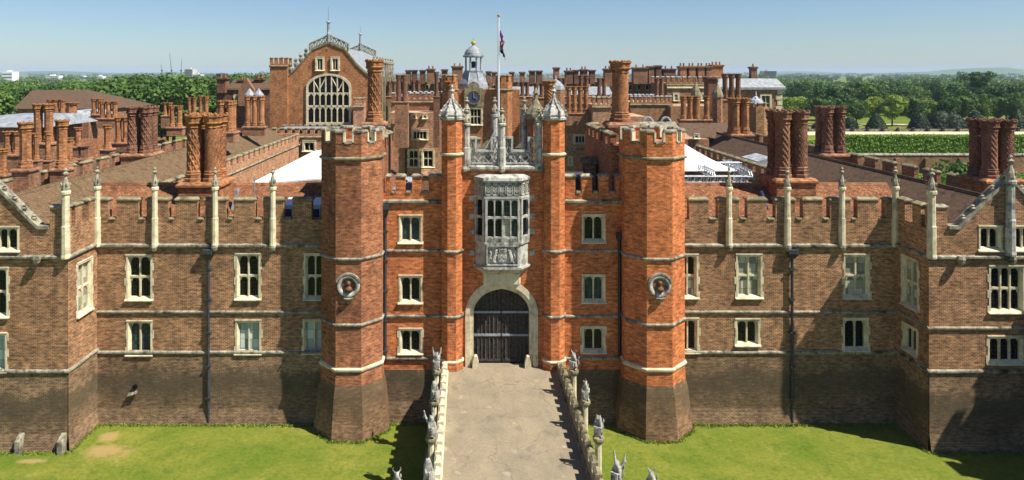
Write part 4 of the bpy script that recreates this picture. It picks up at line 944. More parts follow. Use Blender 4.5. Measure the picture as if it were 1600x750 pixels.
for j in range(nv):
    for i in range(nu):
        mb.f.append((j*(nu+1)+i, j*(nu+1)+i+1, (j+1)*(nu+1)+i+1, (j+1)*(nu+1)+i)); mb.m.append(union((i+.5)/nu, (j+.5)/nv))
part('flag', mb, ['red', 'white_cloth', 'blue'], fp, True)

# ================================================================== BRIDGE
ZD = 3.3; BX0, BX1 = -1.05, 5.42
br = thing('stone_bridge', 'pale stone bridge with worn tarmac deck leading to the oak doors', 'bridge', (2.2, 33, 0))
mb = MB(); nn_ = 20
mb.box(BX0-.02, 5, ZD-.5, BX1+.02, YF+.5, ZD); part('deck', mb, 'deck', br)
def side_wall(x0, x1):
    mb = MB(); spans = 4; yA_, yB_ = 26.6, 40.2; L = (yB_-yA_)/spans
    for k in range(spans):
        a = yA_+k*L; p = .6; mb.box(x0, a, -.2, x1, a+p, ZD)
        c = a+p+(L-p)/2; ra = (L-p)/2; n = 10
        for i in range(n):
            t0, t1 = -ra+2*ra*i/n, -ra+2*ra*(i+1)/n; z0, z1 = [.4+1.9*math.sqrt(max(0, 1-(t/ra)**2)) for t in (t0, t1)]
            mb.prism_x([(c+t0, z0), (c+t1, z1), (c+t1, ZD), (c+t0, ZD)], x0, x1)
    mb.box(x0, yB_, -.2, x1, 41.1, ZD); mb.box(x0, 5, -.2, x1, yA_, ZD); return mb
for x0, x1 in ((BX0-.45, BX0+.0), (BX1-.0, BX1+.45)): part('spandrel_wall', side_wall(x0, x1), 'stone_grey', br)
mb = MB(); mb.box(BX0+.3, 5, -.2, BX1-.3, 41, ZD-.52); part('dark_core', mb, 'dark_void', br)  # solid block, coloured dark to stand in for shade under the arches
# parapets: plinth, pierced wall panels with merlon blocks and sloping copings
for sg, xi in ((-1, BX0), (1, BX1)):
    xo = xi+sg*.3; u, v = sorted((xi, xo)); mat = 'stone' if sg < 0 else 'stone_lichen'
    mb = MB(); mb.box(u, 26.6, ZD-.05, v, 40.35, ZD+.62); part('parapet', mb, mat, br)
    mb = MB(); k0, k1 = sorted((xi-sg*.05, xi-sg*.01)); mb.box(k0-.03, 26.6, ZD, k1, 40.3, ZD+.14); part('kerb', mb, mat, br)
    y = 26.75; L = .86
    while y+L < 40.4:
        b = MB(); b.loft([[(u, y, ZD+.62), (v, y, ZD+.62), (v, y+.52, ZD+.62), (u, y+.52, ZD+.62)], [(u, y, ZD+.92), (v, y, ZD+.92), (v, y+.52, ZD+.92), (u, y+.52, ZD+.92)],
               [(u+.1, y+.06, ZD+1.02), (v-.1, y+.06, ZD+1.02), (v-.1, y+.46, ZD+1.02), (u+.1, y+.46, ZD+1.02)]]); part('parapet_merlon', b, mat, br); y += L
    # flared end
    mb = MB(); a0, a1 = sorted((xi, xi+sg*1.75)); mb.box(a0, 26.15, -.2, a1, 26.55, ZD+.9); part('flared_end', mb, mat, br)
# ---- heraldic beasts
def skin_mesh(name, verts, edges, rad, mat, sub=1):
    me = bpy.data.meshes.new(name); bm = bmesh.new(); ly = bm.verts.layers.skin.verify(); vv = []
    for k, (p, r) in enumerate(zip(verts, rad)):
        v = bm.verts.new(p); v[ly].radius = (r, r); v[ly].use_root = (k == 0); vv.append(v)
    for a, b in edges: bm.edges.new((vv[a], vv[b]))
    bm.to_mesh(me); bm.free()
    o = bpy.data.objects.new('tmp', me); COL.objects.link(o); o.modifiers.new('s', 'SKIN'); m = o.modifiers.new('d', 'SUBSURF'); m.levels = sub; m.render_levels = sub
    dg = bpy.context.evaluated_depsgraph_get(); out = bpy.data.meshes.new_from_object(o.evaluated_get(dg)); out.name = name
    bpy.data.objects.remove(o); out.materials.clear(); out.materials.append(MAT[mat]); out.polygons.foreach_set('use_smooth', [True]*len(out.polygons)); return out
def beast_mesh(kind):
    v = [(0, .10, .2), (0, .06, .42), (0, 0, .64), (0, -.01, .82), (0, -.06, .96), (0, -.2, .93)]; r = [.17, .15, .18, .13, .125, .065]; e = [(0, 1), (1, 2), (2, 3), (3, 4), (4, 5)]
    def ch(root, pts):
        p = root
        for q, rr in pts: v.append(q); r.append(rr); e.append((p, len(v)-1)); p = len(v)-1
    for s in (-1, 1):
        ch(0, [((s*.17, -.04, .28), .1), ((s*.19, .06, .1), .06), ((s*.19, -.2, .05), .055)])
        ch(2, [((s*.18, -.04, .64), .085), ((s*.2, -.16, .48), .06), ((s*.12, -.26, .6), .055)])
        if kind == 'horned': ch(4, [((s*.09, -.04, 1.06), .035), ((s*.2, -.02, 1.16), .025), ((s*.17, -.04, 1.28), .012)])
        else: ch(4, [((s*.09, -.02, 1.06), .04), ((s*.1, -.02, 1.13), .015)])
        if kind == 'winged': ch(2, [((s*.16, .16, .76), .07), ((s*.26, .28, 1.05), .06), ((s*.3, .3, 1.3), .03)]); ch(len(v)-2, [((s*.3, .4, .85), .04)])
    if kind == 'unicorn': ch(4, [((0, -.12, 1.08), .03), ((0, -.2, 1.3), .012)])
    ch(0, [((.05, .28, .1), .05), ((.2, .34, .3), .04), ((.16, .3, .56), .035), ((.22, .3, .7), .055), ((.2, .3, .82), .02)])
    if kind == 'maned': r[3] = .19; r[4] = .16
    return skin_mesh('beast', v, e, r, 'beast_stone')
BM = {k: beast_mesh(k) for k in ('maned', 'winged', 'horned', 'unicorn')}
mb = MB(); mb.prism_y([(-.17, .62), (.17, .62), (.17, .3), (.1, .17), (0, .1), (-.1, .17), (-.17, .3)], -.36, -.29); mb.prism_y([(-.12, .57), (.12, .57), (.12, .32), (0, .17), (-.12, .32)], -.385, -.36); SHIELD = mb.mesh('shield', ['beast_stone'])
mb = MB(); mb.lathe([(.18, 0), (.18, .3), (.145, .35), (.14, 2.3), (.17, 2.36)], 0, 0, 8, math.pi/8); PILLAR = mb.mesh('pillar', ['stone'])
mb = MB(); mb.lathe([(.16, 0), (.22, .08), (.27, .18), (.27, .27), (.24, .3)], 0, 0, 8, math.pi/8); CAPI = mb.mesh('capital', ['stone_lichen'])
ordn = ['nearest the gate', 'second from the gate', 'third from the gate', 'fourth from the gate', 'at the flared bridge end']
desc = {'maned': 'maned beast', 'winged': 'winged beast', 'horned': 'horned beast', 'unicorn': 'one-horned beast'}
bl_ = [(-1, -1.58, 37.4, 'winged'), (-1, -1.55, 33.9, 'maned'), (-1, -1.52, 30.5, 'winged'), (-1, -1.5, 27.1, 'maned'), (-1, -2.63, 26.2, 'horned'),
       (1, 5.95, 37.4, 'horned'), (1, 5.95, 33.9, 'unicorn'), (1, 5.95, 30.5, 'maned'), (1, 6.0, 27.0, 'winged'), (1, 7.17, 26.3, 'horned')]
for k, (sg, x, y, kind) in enumerate(bl_):
    side = 'sunlit parapet' if sg < 0 else 'shading parapet'
    t = thing('heraldic_statue', f'stone {desc[kind]} holding shield, {ordn[k%5]}, {side} of bridge', 'statue', (x, y, 2.0), 'heraldic beasts along the bridge')
    link('pillar', PILLAR, t, (x, y, 2.1)); c = link('capital', CAPI, t, (x, y, 4.44)); rz = random.uniform(-.5, .5)+(-.4 if sg > 0 else .4)
    b = link('beast', BM[kind], t, (x, y, 4.74), rz, (.8, .8, .88)); link('shield', SHIELD, t, (x, y, 4.74), rz, (.8, .8, .88))
    mb = MB(); mb.box(x-.42, y-.42, -.2, x+.42, y+.42, 2.1); part('pier', mb, 'stone_grey', t)

# ================================================================== MARQUEES IN THE BASE COURT
t = thing('marquee', 'large white canvas marquee standing in the courtyard beside the pale pink wall', 'tent', (-16, 62, 3))
mb = MB(); prof = [(-18.3, 11.6), (-16.5, 12.0), (-14.5, 12.3), (-12, 12.5), (-9.8, 12.4)]
mb.prism_y(prof+[(x, z-.12) for x, z in prof[::-1]], 55, 82); part('canopy', mb, 'tent', t)
mb = MB(); mb.box(-18.2, 55.2, 3, -9.9, 55.3, 11.5); part('side_panel', mb, 'tent', t)
for x in (-18.2, -14.5, -9.9):
    mb = MB(); mb.tube((x, 55.0, 3), (x, 55.0, 11.6 if x < -16 else 12.2), .1, 8); part('pole', mb, 'truss', t)
t = thing('stage_tent', 'white peaked canvas stage roof behind the scaffold trusses', 'tent', (20, 62, 3))
mb = MB(); x0, x1, y0, y1 = 14.5, 23.4, 58.5, 66; zt = 15.4; pk = (18.6, 62.2)
ring = []
for k, q in enumerate((1, .8, .6, .4, .2, .04)):
    zz = 12.6+(zt-12.6)*(1-q)**1.25; ring.append([(pk[0]+(x-pk[0])*q, pk[1]+(y-pk[1])*q, zz) for x, y in ((x0, y0), (x1, y0), (x1, y1), (x0, y1))])
mb.loft(ring); part('canopy', mb, 'tent', t)
mb = MB(); mb.box(14.6, 59.4, 3, 22.6, 59.5, 11.3); part('back_panel', mb, 'tent', t)
for (x, y) in ((14.5, 58.5), (23.4, 58.5), (23.4, 66), (14.5, 66)):
    mb = MB(); mb.tube((x, y, 3), (x, y, 12.7), .12, 8); part('pole', mb, 'truss', t)
t = thing('scaffold_truss', 'silver aluminium lattice truss frame beside the white stage roof', 'scaffold', (22, 58, 3))
def truss(a, b, w=.5, n=10):
    a = Vector(a); b = Vector(b); d = (b-a).normalized(); up = Vector((0, 0, 1)) if abs(d.z) < .8 else Vector((0, 1, 0)); s_ = d.cross(up).normalized(); up = s_.cross(d)
    mb = MB(); cs = [s_*w/2+up*w/2, -s_*w/2+up*w/2, -s_*w/2-up*w/2, s_*w/2-up*w/2]
    for c in cs: mb.tube(a+c, b+c, .045, 5)
    for k in range(n):
        p, q = a.lerp(b, k/n), a.lerp(b, (k+1)/n)
        for i in range(4): mb.tube(p+cs[i], q+cs[(i+1) % 4], .025, 4); mb.tube(p+cs[i], p+cs[(i+1) % 4], .025, 4)
    part('truss', mb, 'truss', t)
for a, b in (((18, 56.6, 12.2), (23.6, 56.6, 12.2)), ((18, 56.6, 11.2), (23.6, 56.6, 11.2)), ((18, 60, 12.9), (24.2, 60, 12.9)), ((20.5, 56.6, 12.6), (20.5, 62, 12.9)), ((23.6, 56.6, 12.6), (23.6, 62, 12.9)), ((22.9, 56.6, 3), (22.9, 56.6, 12.2)), ((18, 56.6, 3), (18, 56.6, 12.2)), ((23.9, 60.0, 3), (23.9, 60.0, 13))): truss(a, b)

# ================================================================== GREAT HALL
DH = 105.0; hx0, hx1 = X(450, DH), X(576, DH); hc = (hx0+hx1)/2
hall = thing('great_hall', 'tall gabled brick hall with huge arched window and pierced stone ridge parapet', 'building', (hc, DH, 3))
zE = Z(119, DH); zA = Z(67, DH); hl = 32
prof = [(hx0, 3), (hx0, zE), (X(470, DH), Z(100, DH)), (X(489, DH), Z(77, DH)), (hc, zA), (X(538, DH), Z(77, DH)), (X(556, DH), Z(100, DH)), (hx1, zE), (hx1, 3)]
mb = MB(); mb.prism_y(prof, DH, DH+.6); part('gable_wall', mb, 'brick_hall', hall)
mb = MB(); mb.box(hx0, DH+.6, 3, hx1, DH+hl, zE-.4); part('body', mb, 'brick_hall', hall)
mb = MB(); pr = prof[1:-1]; mb.prism_y([(x, z-.25) for x, z in pr]+[(hx1, zE-1.2), (hx0, zE-1.2)], DH+.6, DH+hl); part('roof', mb, 'lead', hall)
for (a, b) in zip(pr, pr[1:]):
    mb = MB(); mb.loft([[(a[0], y, a[1]+h) for y, h in ((DH-.15, -.1), (DH-.15, .28), (DH+.8, .28), (DH+.8, -.1))], [(b[0], y, b[1]+h) for y, h in ((DH-.15, -.1), (DH-.15, .28), (DH+.8, .28), (DH+.8, -.1))]]); part('gable_coping', mb, 'stone_lichen', hall)
def ridge_parapet(y, xl, xr, zend, zmid, mat='stone_lichen'):
    xc = (xl+xr)/2
    for a, b in (((xl, zend), (xc, zmid)), ((xc, zmid), (xr, zend))):
        mb = MB(); h = 1.05
        def bar(f0, h0, f1, h1, r): mb.tube((a[0]+(b[0]-a[0])*f0, y, a[1]+(b[1]-a[1])*f0+h0), (a[0]+(b[0]-a[0])*f1, y, a[1]+(b[1]-a[1])*f1+h1), r, 5)
        bar(0, h, 1, h, .13); bar(0, 0, 1, 0, .16); bar(0, 0, 0, h, .16); bar(1, 0, 1, h, .16)
        for k in range(4):
            bar(k/4, 0, (k+1)/4, h, .07); bar(k/4, h, (k+1)/4, 0, .07); bar(k/4, 0, k/4, h, .07)
        part('pierced_parapet', mb, mat, hall)
ridge_parapet(DH+.1, X(484, DH), X(544, DH), Z(79, DH), Z(65, DH)); ridge_parapet(DH+hl, X(484, DH), X(544, DH), Z(79, DH), Z(66, DH))
for y, zt_ in ((DH+.1, Z(10, DH)), (DH+hl, Z(40, DH+hl))):
    zb = Z(66, DH); mb = MB(); mb.lathe([(.3, zb), (.3, zb+1.3), (.22, zb+1.5), (.2, zb+2.9), (.38, zb+3.05), (.18, zb+3.3), (.12, zt_-2.6), (.2, zt_-2.5), (.06, zt_-2.2), (.03, zt_)], hc, y, 8); part('spire', mb, 'lead', hall)
# arched west window
wa, wb, zt_, zs_, zb_ = X(482, DH), X(545.5, DH), Z(118, DH), Z(137, DH), Z(191, DH)
wc_, wr = (wa+wb)/2, (wb-wa)/2; fw = .32
def hz(x, r): return zs_+(zt_-zs_)*(max(0, 1-(abs(x)/r)**2.0))**.62
mb = MB(); K = 20
outl = [(wa-fw, zb_-fw)]+[(wc_+(wr+fw)*math.cos(math.pi*(1-k/K)), (zs_ if k in (0, K) else hz((wr)*math.cos(math.pi*(1-k/K)), wr)+fw)) for k in range(K+1)]+[(wb+fw, zb_-fw)]
inl = [(wa, zb_)]+[(wc_+wr*math.cos(math.pi*(1-k/K)), hz(wr*math.cos(math.pi*(1-k/K)), wr)) for k in range(K+1)]+[(wb, zb_)]
for i in range(len(inl)-1): mb.prism_y([outl[i], outl[i+1], inl[i+1], inl[i]], DH-.25, DH+.02)
mb.prism_y([(wa-fw, zb_-fw), (wb+fw, zb_-fw), (wb, zb_), (wa, zb_)], DH-.4, DH+.02)
wo = part('great_window', mb, 'stone', hall)
n = 7; mb = MB()
for k in range(1, n):
    x = wa+(wb-wa)*k/n; mb.box(x-.09, DH-.2, zb_, x+.09, DH-.02, hz(x-wc_, wr)); 
zT = Z(166, DH); mb.box(wa, DH-.2, zT-.15, wb, DH-.02, zT+.15); mb.box(wa, DH-.18, zs_-.9, wb, DH-.02, zs_-.75)
for k in range(n):
    x0_, x1_ = wa+(wb-wa)*k/n, wa+(wb-wa)*(k+1)/n; m_ = (x0_+x1_)/2
    for zz in (zT-.15, zs_-.9):
        mb.prism_y([(x0_, zz), (m_, zz), (x0_, zz-.5)], DH-.16, DH-.03); mb.prism_y([(x1_, zz), (m_, zz), (x1_, zz-.5)], DH-.16, DH-.03)
for sg in (-1, 1): mb.tube((wc_+sg*wr*.14, DH-.1, hz(0, wr)-.3), (wc_+sg*wr*.5, DH-.1, zs_-.5), .09, 5); mb.tube((wc_+sg*wr*.75, DH-.1, hz(wr*.75, wr)), (wc_+sg*wr*.46, DH-.1, zs_-.5), .08, 5)
part('tracery', mb, 'stone', wo)
for k in range(n):
    x0_, x1_ = wa+(wb-wa)*k/n+.02, wa+(wb-wa)*(k+1)/n-.02
    b = MB(); b.box(x0_, DH-.06, zb_, x1_, DH-.03, zT); part('pane', b, 'glass', wo)
    b = MB(); b.prism_y([(x0_, zT), (x1_, zT), (x1_, hz(x1_-wc_, wr)), ((x0_+x1_)/2, hz((x0_+x1_)/2-wc_, wr)), (x0_, hz(x0_-wc_, wr))], DH-.06, DH-.03); part('pane', b, 'glass', wo)
for a, b in ((493, 507), (517, 531)): winpx(hall, a, b, 89, 111, DH, lights=2, tiers=1, quoin=False, sw=.25)()
# left stair turret, small right turret
def crenel_box(parent, x0, x1, D, depth, zt_, zb_, mat, n=4, cap='stone_lichen', h=.9, name='turret'):
    mb = MB(); mb.box(x0, D, zb_, x1, D+depth, zt_-h); o = part(name, mb, mat, parent)
    mb = MB(); string_x(mb, x0-.1, x1+.1, D, zt_-h-.4, .3, .18); part('string_course', mb, 'stone_lichen', o)
    p = (x1-x0)/(n-.45)
    for k in range(n):
        for y in (D+.2, D+depth-.2): merlon(o, (x0+p*(k+.275), y, zt_-h), p*.55, h, .4, mat, cap=cap)
    return o
crenel_box(hall, X(423, DH), X(450.5, DH), DH-.5, 2.8, Z(90, DH), 3, 'brick_hall'); crenel_box(hall, X(557, DH), X(573, DH), DH-3, 2.4, Z(152, DH), 3, 'brick_pink', 3)
# south side: buttressed clerestory windows, pinnacles along the eaves
for k in range(8):
    y = DH+2.5+k*3.9
    mb = MB(); mb.box(hx1, y-.45, 3, hx1+.9, y+.45, zE-.2); part('buttress', mb, 'stone_lichen', hall)
    pinnacle(hall, (hx1+.5, y, zE-.4), 3.6, .6, 'stone_grey')
    if k < 7: window(hall, (hx1+.24, y+1.95, zE-7.5), 2.5, 6.6, 3, 2, '+x', quoin=False, sw=.25)
for k in range(4):
    f = k/4+.1; a, b = pr[0], pr[1]; mb = MB(); mb.lathe([(.1, 0), (.3, .4), (.35, .7), (.15, .9), (.3, 1.2), (.05, 1.6)], 0, 0, 6); 
    o = part('beast_finial', mb, 'stone_grey', hall); o.location = Vector((a[0]+(b[0]-a[0])*f*1.6, DH+.3, a[1]+(b[1]-a[1])*f*1.6+.2))-ORG[hall.name]
# parapet in front of hall base
cr = thing('court_building', 'low crenellated brick building in front of the great hall window', 'building', (-22, 98, 3))
crenel_box(cr, X(425, 97), X(610, 97), 97, 6, Z(200, 97), 3, 'brick_pink', 16, name='wall'); 
for a, b in ((470, 490), (520, 540), (475, 492)): pass
winpx(cr, 473, 494, 220, 237, 97, lights=2, tiers=1, quoin=False, sw=.25)()
mb = MB(); mb.box(X(430, 97), 98, Z(203, 97), X(600, 97), 102.5, Z(200, 97)-.2); part('lead_roof', mb, 'lead', cr)

# ================================================================== EAST RANGE OF THE COURT AND CLOCK GATEHOUSE
DE = 97.0
def blockpx(o, x0, x1, yt, D, depth, mat, n=0, zb=3, name='wall', cap='stone_grey', h=.8):
    if n: return crenel_box(o, X(x0, D), X(x1, D), D, depth, Z(yt, D), zb, mat, n, cap, h, name)
    mb = MB(); mb.box(X(x0, D), D, zb, X(x1, D), D+depth, Z(yt, D)); return part(name, mb, mat, o)
er = thing('court_range', 'brick courtyard range with cream mullioned windows seen between tower and turret', 'building', (-7, DE, 3))
blockpx(er, 610, 716, 176, DE, 8, 'brick_pink', 0); blockpx(er, 612, 720, 145, DE+5, 8, 'brick_far', 12, cap='lead_pale', h=1.0, name='upper_wall')
winpx(er, 643, 669, 203, 219, DE, lights=4, tiers=1, quoin=True, sw=.2)(); winpx(er, 637, 656, 233, 262, DE, lights=2, tiers=2, quoin=True, sw=.2)(); winpx(er, 659, 679, 233, 262, DE, lights=2, tiers=2, quoin=True, sw=.2)()
winpx(er, 642, 651, 176+2, 186, DE, lights=1, tiers=1, quoin=False, sw=.2)(); winpx(er, 660, 668, 178, 186, DE, lights=1, tiers=1, quoin=False, sw=.2)()
chimney(er, 628, 117, 158, 230, 8.5, 2, 2, 'zigzag', 95, 'terra_dark', 'brick_far'); chimney(er, 682, 112, 150, 230, 7, 1, 1, 'plain', 95, 'terra_dark', 'terra_dark')
mb = MB(); mb.tube((X(634, 96.8), 96.8, 4), (X(634, 96.8), 96.8, 13), .12); part('drainpipe', mb, 'iron', er)
er2 = thing('court_range', 'brick courtyard range with row of four tall flues above a wide mullioned window', 'building', (17, DE, 3))
blockpx(er2, 820, 1010, 182, DE, 8, 'brick_pink', 0)
winpx(er2, 896, 921, 210, 225, DE, lights=4, tiers=1, quoin=True, sw=.2)(); winpx(er2, 905, 915, 244, 259, DE, lights=2, tiers=1, quoin=False, sw=.2)(); winpx(er2, 887, 895, 244, 259, DE, lights=2, tiers=1, quoin=False, sw=.2)()
mb = MB(); string_x(mb, X(820, DE), X(1010, DE), DE, Z(233, DE), .3, .15); part('string_course', mb, 'stone_grey', er2)
chimney(er2, 902, 135, 176, 196, 8.3, 4, 1, ['plain', 'spiral'], 96, base='brick_far')
o = blockpx(er2, 926, 954, 152, DE-3, 4, 'brick_pink', 4, cap='stone_lichen', h=1.0, name='crenellated_tower')
blockpx(er2, 1000, 1045, 196, DE, 8, 'brick_pink', 0, name='south_wall')
mb = MB(); a, b = X(985, 84), X(1062, 84); mb.prism_x([(80, Z(215, 80)), (86, Z(190, 86)), (92, Z(215, 88))], a, b); part('stone_slate_roof', mb, 'stone_grey', er2)
mb = MB(); a, b = X(1062, 84), X(1140, 84); mb.prism_x([(80, Z(218, 80)), (85, Z(192, 85)), (91, Z(218, 88))], a, b); part('tiled_roof', mb, 'tile_brown', er2)
mb = MB(); a, b = X(1066, 78), X(1103, 78); mb.box(a, 77, 3, b, 80, Z(216, 78)); part('dormer_block', mb, 'brick_far', er2)
winpx(er2, 1083, 1092, 209, 217, 77, lights=1, tiers=1, quoin=False, sw=.15)()
for a, b in ((1005, 1020), (1033, 1048)):      # blue and gold blind arches on the roof edge
    cx, D = X((a+b)/2, 92), 92; mb = MB(); r = X(b, D)-cx
    for k in range(10):
        t0, t1 = math.pi*k/10, math.pi*(k+1)/10; mb.tube((cx+r*math.cos(t0), D, 14.3+r*1.1*math.sin(t0)), (cx+r*math.cos(t1), D, 14.3+r*1.1*math.sin(t1)), .18, 5)
    mb.box(cx-r, D+.1, 13.5, cx+r, D+.3, 14.4); part('arched_dormer', mb, 'lead_pale', er2)
chimney(er2, 1078, 150, 186, 200, 9.5, 3, 1, ['spiral', 'plain', 'zigzag'], 86); chimney(er2, 1104, 150, 186, 200, 9.5, 1, 1, 'spiral', 86)

ck = thing('clock_tower', 'brick gateway tower with gilded clock and grey lead domed bell cupola', 'tower', (X(742, 98), 98, 3))
DC = 98.0; cx = X(740, DC)
mb = MB(); mb.box(X(712, DC), DC, 3, X(812, DC), DC+8, Z(140, DC)); part('body', mb, 'brick_hall', ck)
for px, w in ((787, 26), (703, 24)):
    xx = X(px, DC); mb = MB(); a = w/2*DC/F; mb.loft([octo(xx, DC, a, 3), octo(xx, DC, a, Z(128, DC))]); tr = part('corner_turret', mb, 'brick_hall', ck)
    mb = MB(); string_oct(mb, xx, DC, a, Z(140, DC), .3, .15); part('string_course', mb, 'stone_lichen', tr)
    for i in range(8):
        t_ = i*math.pi/4; merlon(tr, (xx+(a-.2)*math.cos(t_), DC+(a-.2)*math.sin(t_), Z(128, DC)), .55, 1.0, .35, 'brick_hall', t_+math.pi/2, cap='stone_lichen')
mb = MB(); n = 8; mb.lathe([(2.35, Z(142, DC)), (2.4, Z(139, DC)), (2.2, Z(131, DC)), (1.75, Z(122, DC)), (1.45, Z(113, DC)), (1.5, Z(112, DC)), (1.5, Z(110, DC))], cx, DC+2.2, 8, math.pi/8); cu = part('cupola', mb, 'lead', ck)
for i in range(8):
    t_ = math.pi/8+i*math.pi/4; mb = MB(); mb.tube((cx+1.2*math.cos(t_), DC+2.2+1.2*math.sin(t_), Z(111, DC)), (cx+1.2*math.cos(t_), DC+2.2+1.2*math.sin(t_), Z(88, DC)), .14, 6); part('column', mb, 'lead_pale', cu)
    mb = MB(); mb.tube((cx+2.3*math.cos(t_), DC+2.2+2.3*math.sin(t_), Z(138, DC)), (cx+1.5*math.cos(t_), DC+2.2+1.5*math.sin(t_), Z(113, DC)), .07, 5); part('lead_roll', mb, 'lead_pale', cu)
mb = MB(); mb.lathe([(1.45, Z(89, DC)), (1.55, Z(88, DC)), (1.55, Z(86, DC)), (1.35, Z(85.5, DC)), (1.3, Z(82, DC)), (1.05, Z(77, DC)), (.6, Z(73, DC)), (.25, Z(71, DC)), (.12, Z(69, DC))], cx, DC+2.2, 16); part('dome', mb, 'lead', cu)
mb = MB(); mb.lathe([(.05, Z(69.5, DC)), (.3, Z(67.5, DC)), (.38, Z(66, DC)), (.3, Z(64, DC)), (.05, Z(62.5, DC)), (.03, Z(58, DC))], cx, DC+2.2, 10); part('ball_finial', mb, 'gold', cu)
mb = MB(); mb.lathe([(.6, Z(106, DC)), (.5, Z(103, DC)), (.35, Z(97, DC)), (.1, Z(95, DC))], cx, DC+2.2, 10); part('bell', mb, 'iron', cu)
zc = Z(152, DC); mb = MB(); mb.box(cx-1.35, DC-.35, zc-1.35, cx+1.35, DC, zc+1.35); mb.prism_y([(cx-.9, zc+1.35), (cx+.9, zc+1.35), (cx+.6, zc+2.0), (cx, zc+2.3), (cx-.6, zc+2.0)], DC-.3, DC); cf = part('clock_frame', mb, 'stone_lichen', ck)
mb = MB(); n = 20; mb.loft([[(cx+1.0*math.cos(2*math.pi*i/n), y, zc+1.0*math.sin(2*math.pi*i/n)) for i in range(n)] for y in (DC-.45, DC-.3)]); part('clock_dial', mb, 'clock', cf)
for dx_, dz_, r_ in ((0, .75, .06), (.45, -.2, .07)): mb = MB(); mb.tube((cx, DC-.5, zc), (cx+dx_, DC-.5, zc+dz_), r_, 4); part('clock_hand', mb, 'gold', cf)
mb = MB()
for i in range(24): t_, t2_ = i*math.pi/12, (i+1)*math.pi/12; mb.tube((cx+.96*math.cos(t_), DC-.47, zc+.96*math.sin(t_)), (cx+.96*math.cos(t2_), DC-.47, zc+.96*math.sin(t2_)), .05, 4)
for i in range(12): t_ = i*math.pi/6; mb.tube((cx+.78*math.cos(t_), DC-.47, zc+.78*math.sin(t_)), (cx+.95*math.cos(t_), DC-.47, zc+.95*math.sin(t_)), .04, 4)
part('hour_ring', mb, 'gold', cf)
winpx(ck, 727, 754, 168, 196, DC, lights=4, tiers=2, quoin=True, sw=.2)()
# stone gables with quatrefoils in front of the clock gate
for px in (765, 822):
    D = 90; xx = X(px, D); mb = MB(); mb.prism_y([(xx-1.6, 8), (xx+1.6, 8), (xx+1.6, 11.0), (xx, 12.4), (xx-1.6, 11.0)], D, D+.4); part('gable', mb, 'stone_lichen', ck)

# ================================================================== FAR STATE APARTMENTS
DS = 165.0
sa = thing('state_apartments', 'long far range with grey lead roofs and a skyline of squat brick chimneys', 'building', (10, DS, 3))
blockpx(sa, 600, 1062, 128, DS, 14, 'brick_far', 0); mb = MB(); mb.box(X(602, DS), DS+1.5, Z(130, DS), X(1060, DS), DS+12, Z(121, DS)); part('lead_roof', mb, 'lead', sa)
for k in range(34):
    px = 612+k*13.2; mb = MB(); mb.box(X(px, DS), DS-.1, Z(141, DS), X(px+6, DS), DS+.1, Z(132, DS)); part('window', mb, 'stone', sa)
    mb = MB(); mb.box(X(px+1, DS), DS-.2, Z(140, DS), X(px+5, DS), DS-.12, Z(133, DS)); part('pane', mb, 'glass', sa)
for a, b, yt in ((634, 641, 109), (643, 651, 109), (656, 664, 109), (667, 679, 107), (690, 699, 108), (706, 723, 103), (760, 767, 111), (769, 776, 112), (797, 803, 112), (813, 820, 112), (828, 836, 110), (839, 847, 110), (866, 874, 105), (884, 895, 110), (897, 904, 109), (908, 918, 108), (922, 930, 109), (945, 956, 107), (990, 1012, 105), (1014, 1022, 103), (1025, 1034, 102), (1037, 1056, 107)):
    squat(sa, a, b, yt, 131, DS-3, 2, random.choice(('terra_dark', 'brick_far', 'terra_dark')), 2 if b-a > 9 else 0)
mid = thing('court_range', 'middle range of brick walls and lead roofs behind the clock tower cupola', 'building', (5, 128, 3))
DM = 128.0
blockpx(mid, 600, 720, 150, DM, 10, 'brick_far', 14, cap='lead_pale', h=1.0); blockpx(mid, 800, 1045, 150, DM, 10, 'brick_far', 26, cap='lead_pale', h=1.0, name='south_wall')
mb = MB(); mb.prism_x([(DM+1, Z(148, DM)), (DM+5, Z(136, DM)), (DM+9, Z(148, DM))], X(800, DM), X(960, DM)); part('lead_roof', mb, 'lead', mid)
for a in [(612, 127, 150, 165, 7, 2, 1, 'plain'), (650, 125, 148, 160, 7, 2, 1, 'plain'), (694, 122, 146, 160, 7, 2, 1, 'plain'), (820, 128, 150, 165, 7, 2, 1, 'spiral'), (842, 130, 152, 165, 8, 2, 1, 'spiral'), (878, 122, 150, 160, 7, 2, 1, 'plain'), (912, 118, 150, 160, 8, 2, 1, 'plain'), (940, 122, 150, 160, 7, 2, 1, 'plain'), (1030, 122, 150, 160, 7, 2, 1, 'plain')]:
    chimney(mid, *a, 122, 'terra_dark')
o = MB(); xx = X(868, 118); o.loft([octo(xx, 118, 1.5, 3), octo(xx, 118, 1.5, Z(140, 118))]); tr = part('turret', o, 'brick_far', mid)
mb = MB(); mb.loft([octo(xx, 118, q, z) for q, z in ((1.55, Z(140, 118)), (1.4, Z(134, 118)), (.8, Z(128, 118)), (.2, Z(124, 118)), (.1, Z(118, 118)))]); part('ogee_dome', mb, 'lead', tr)

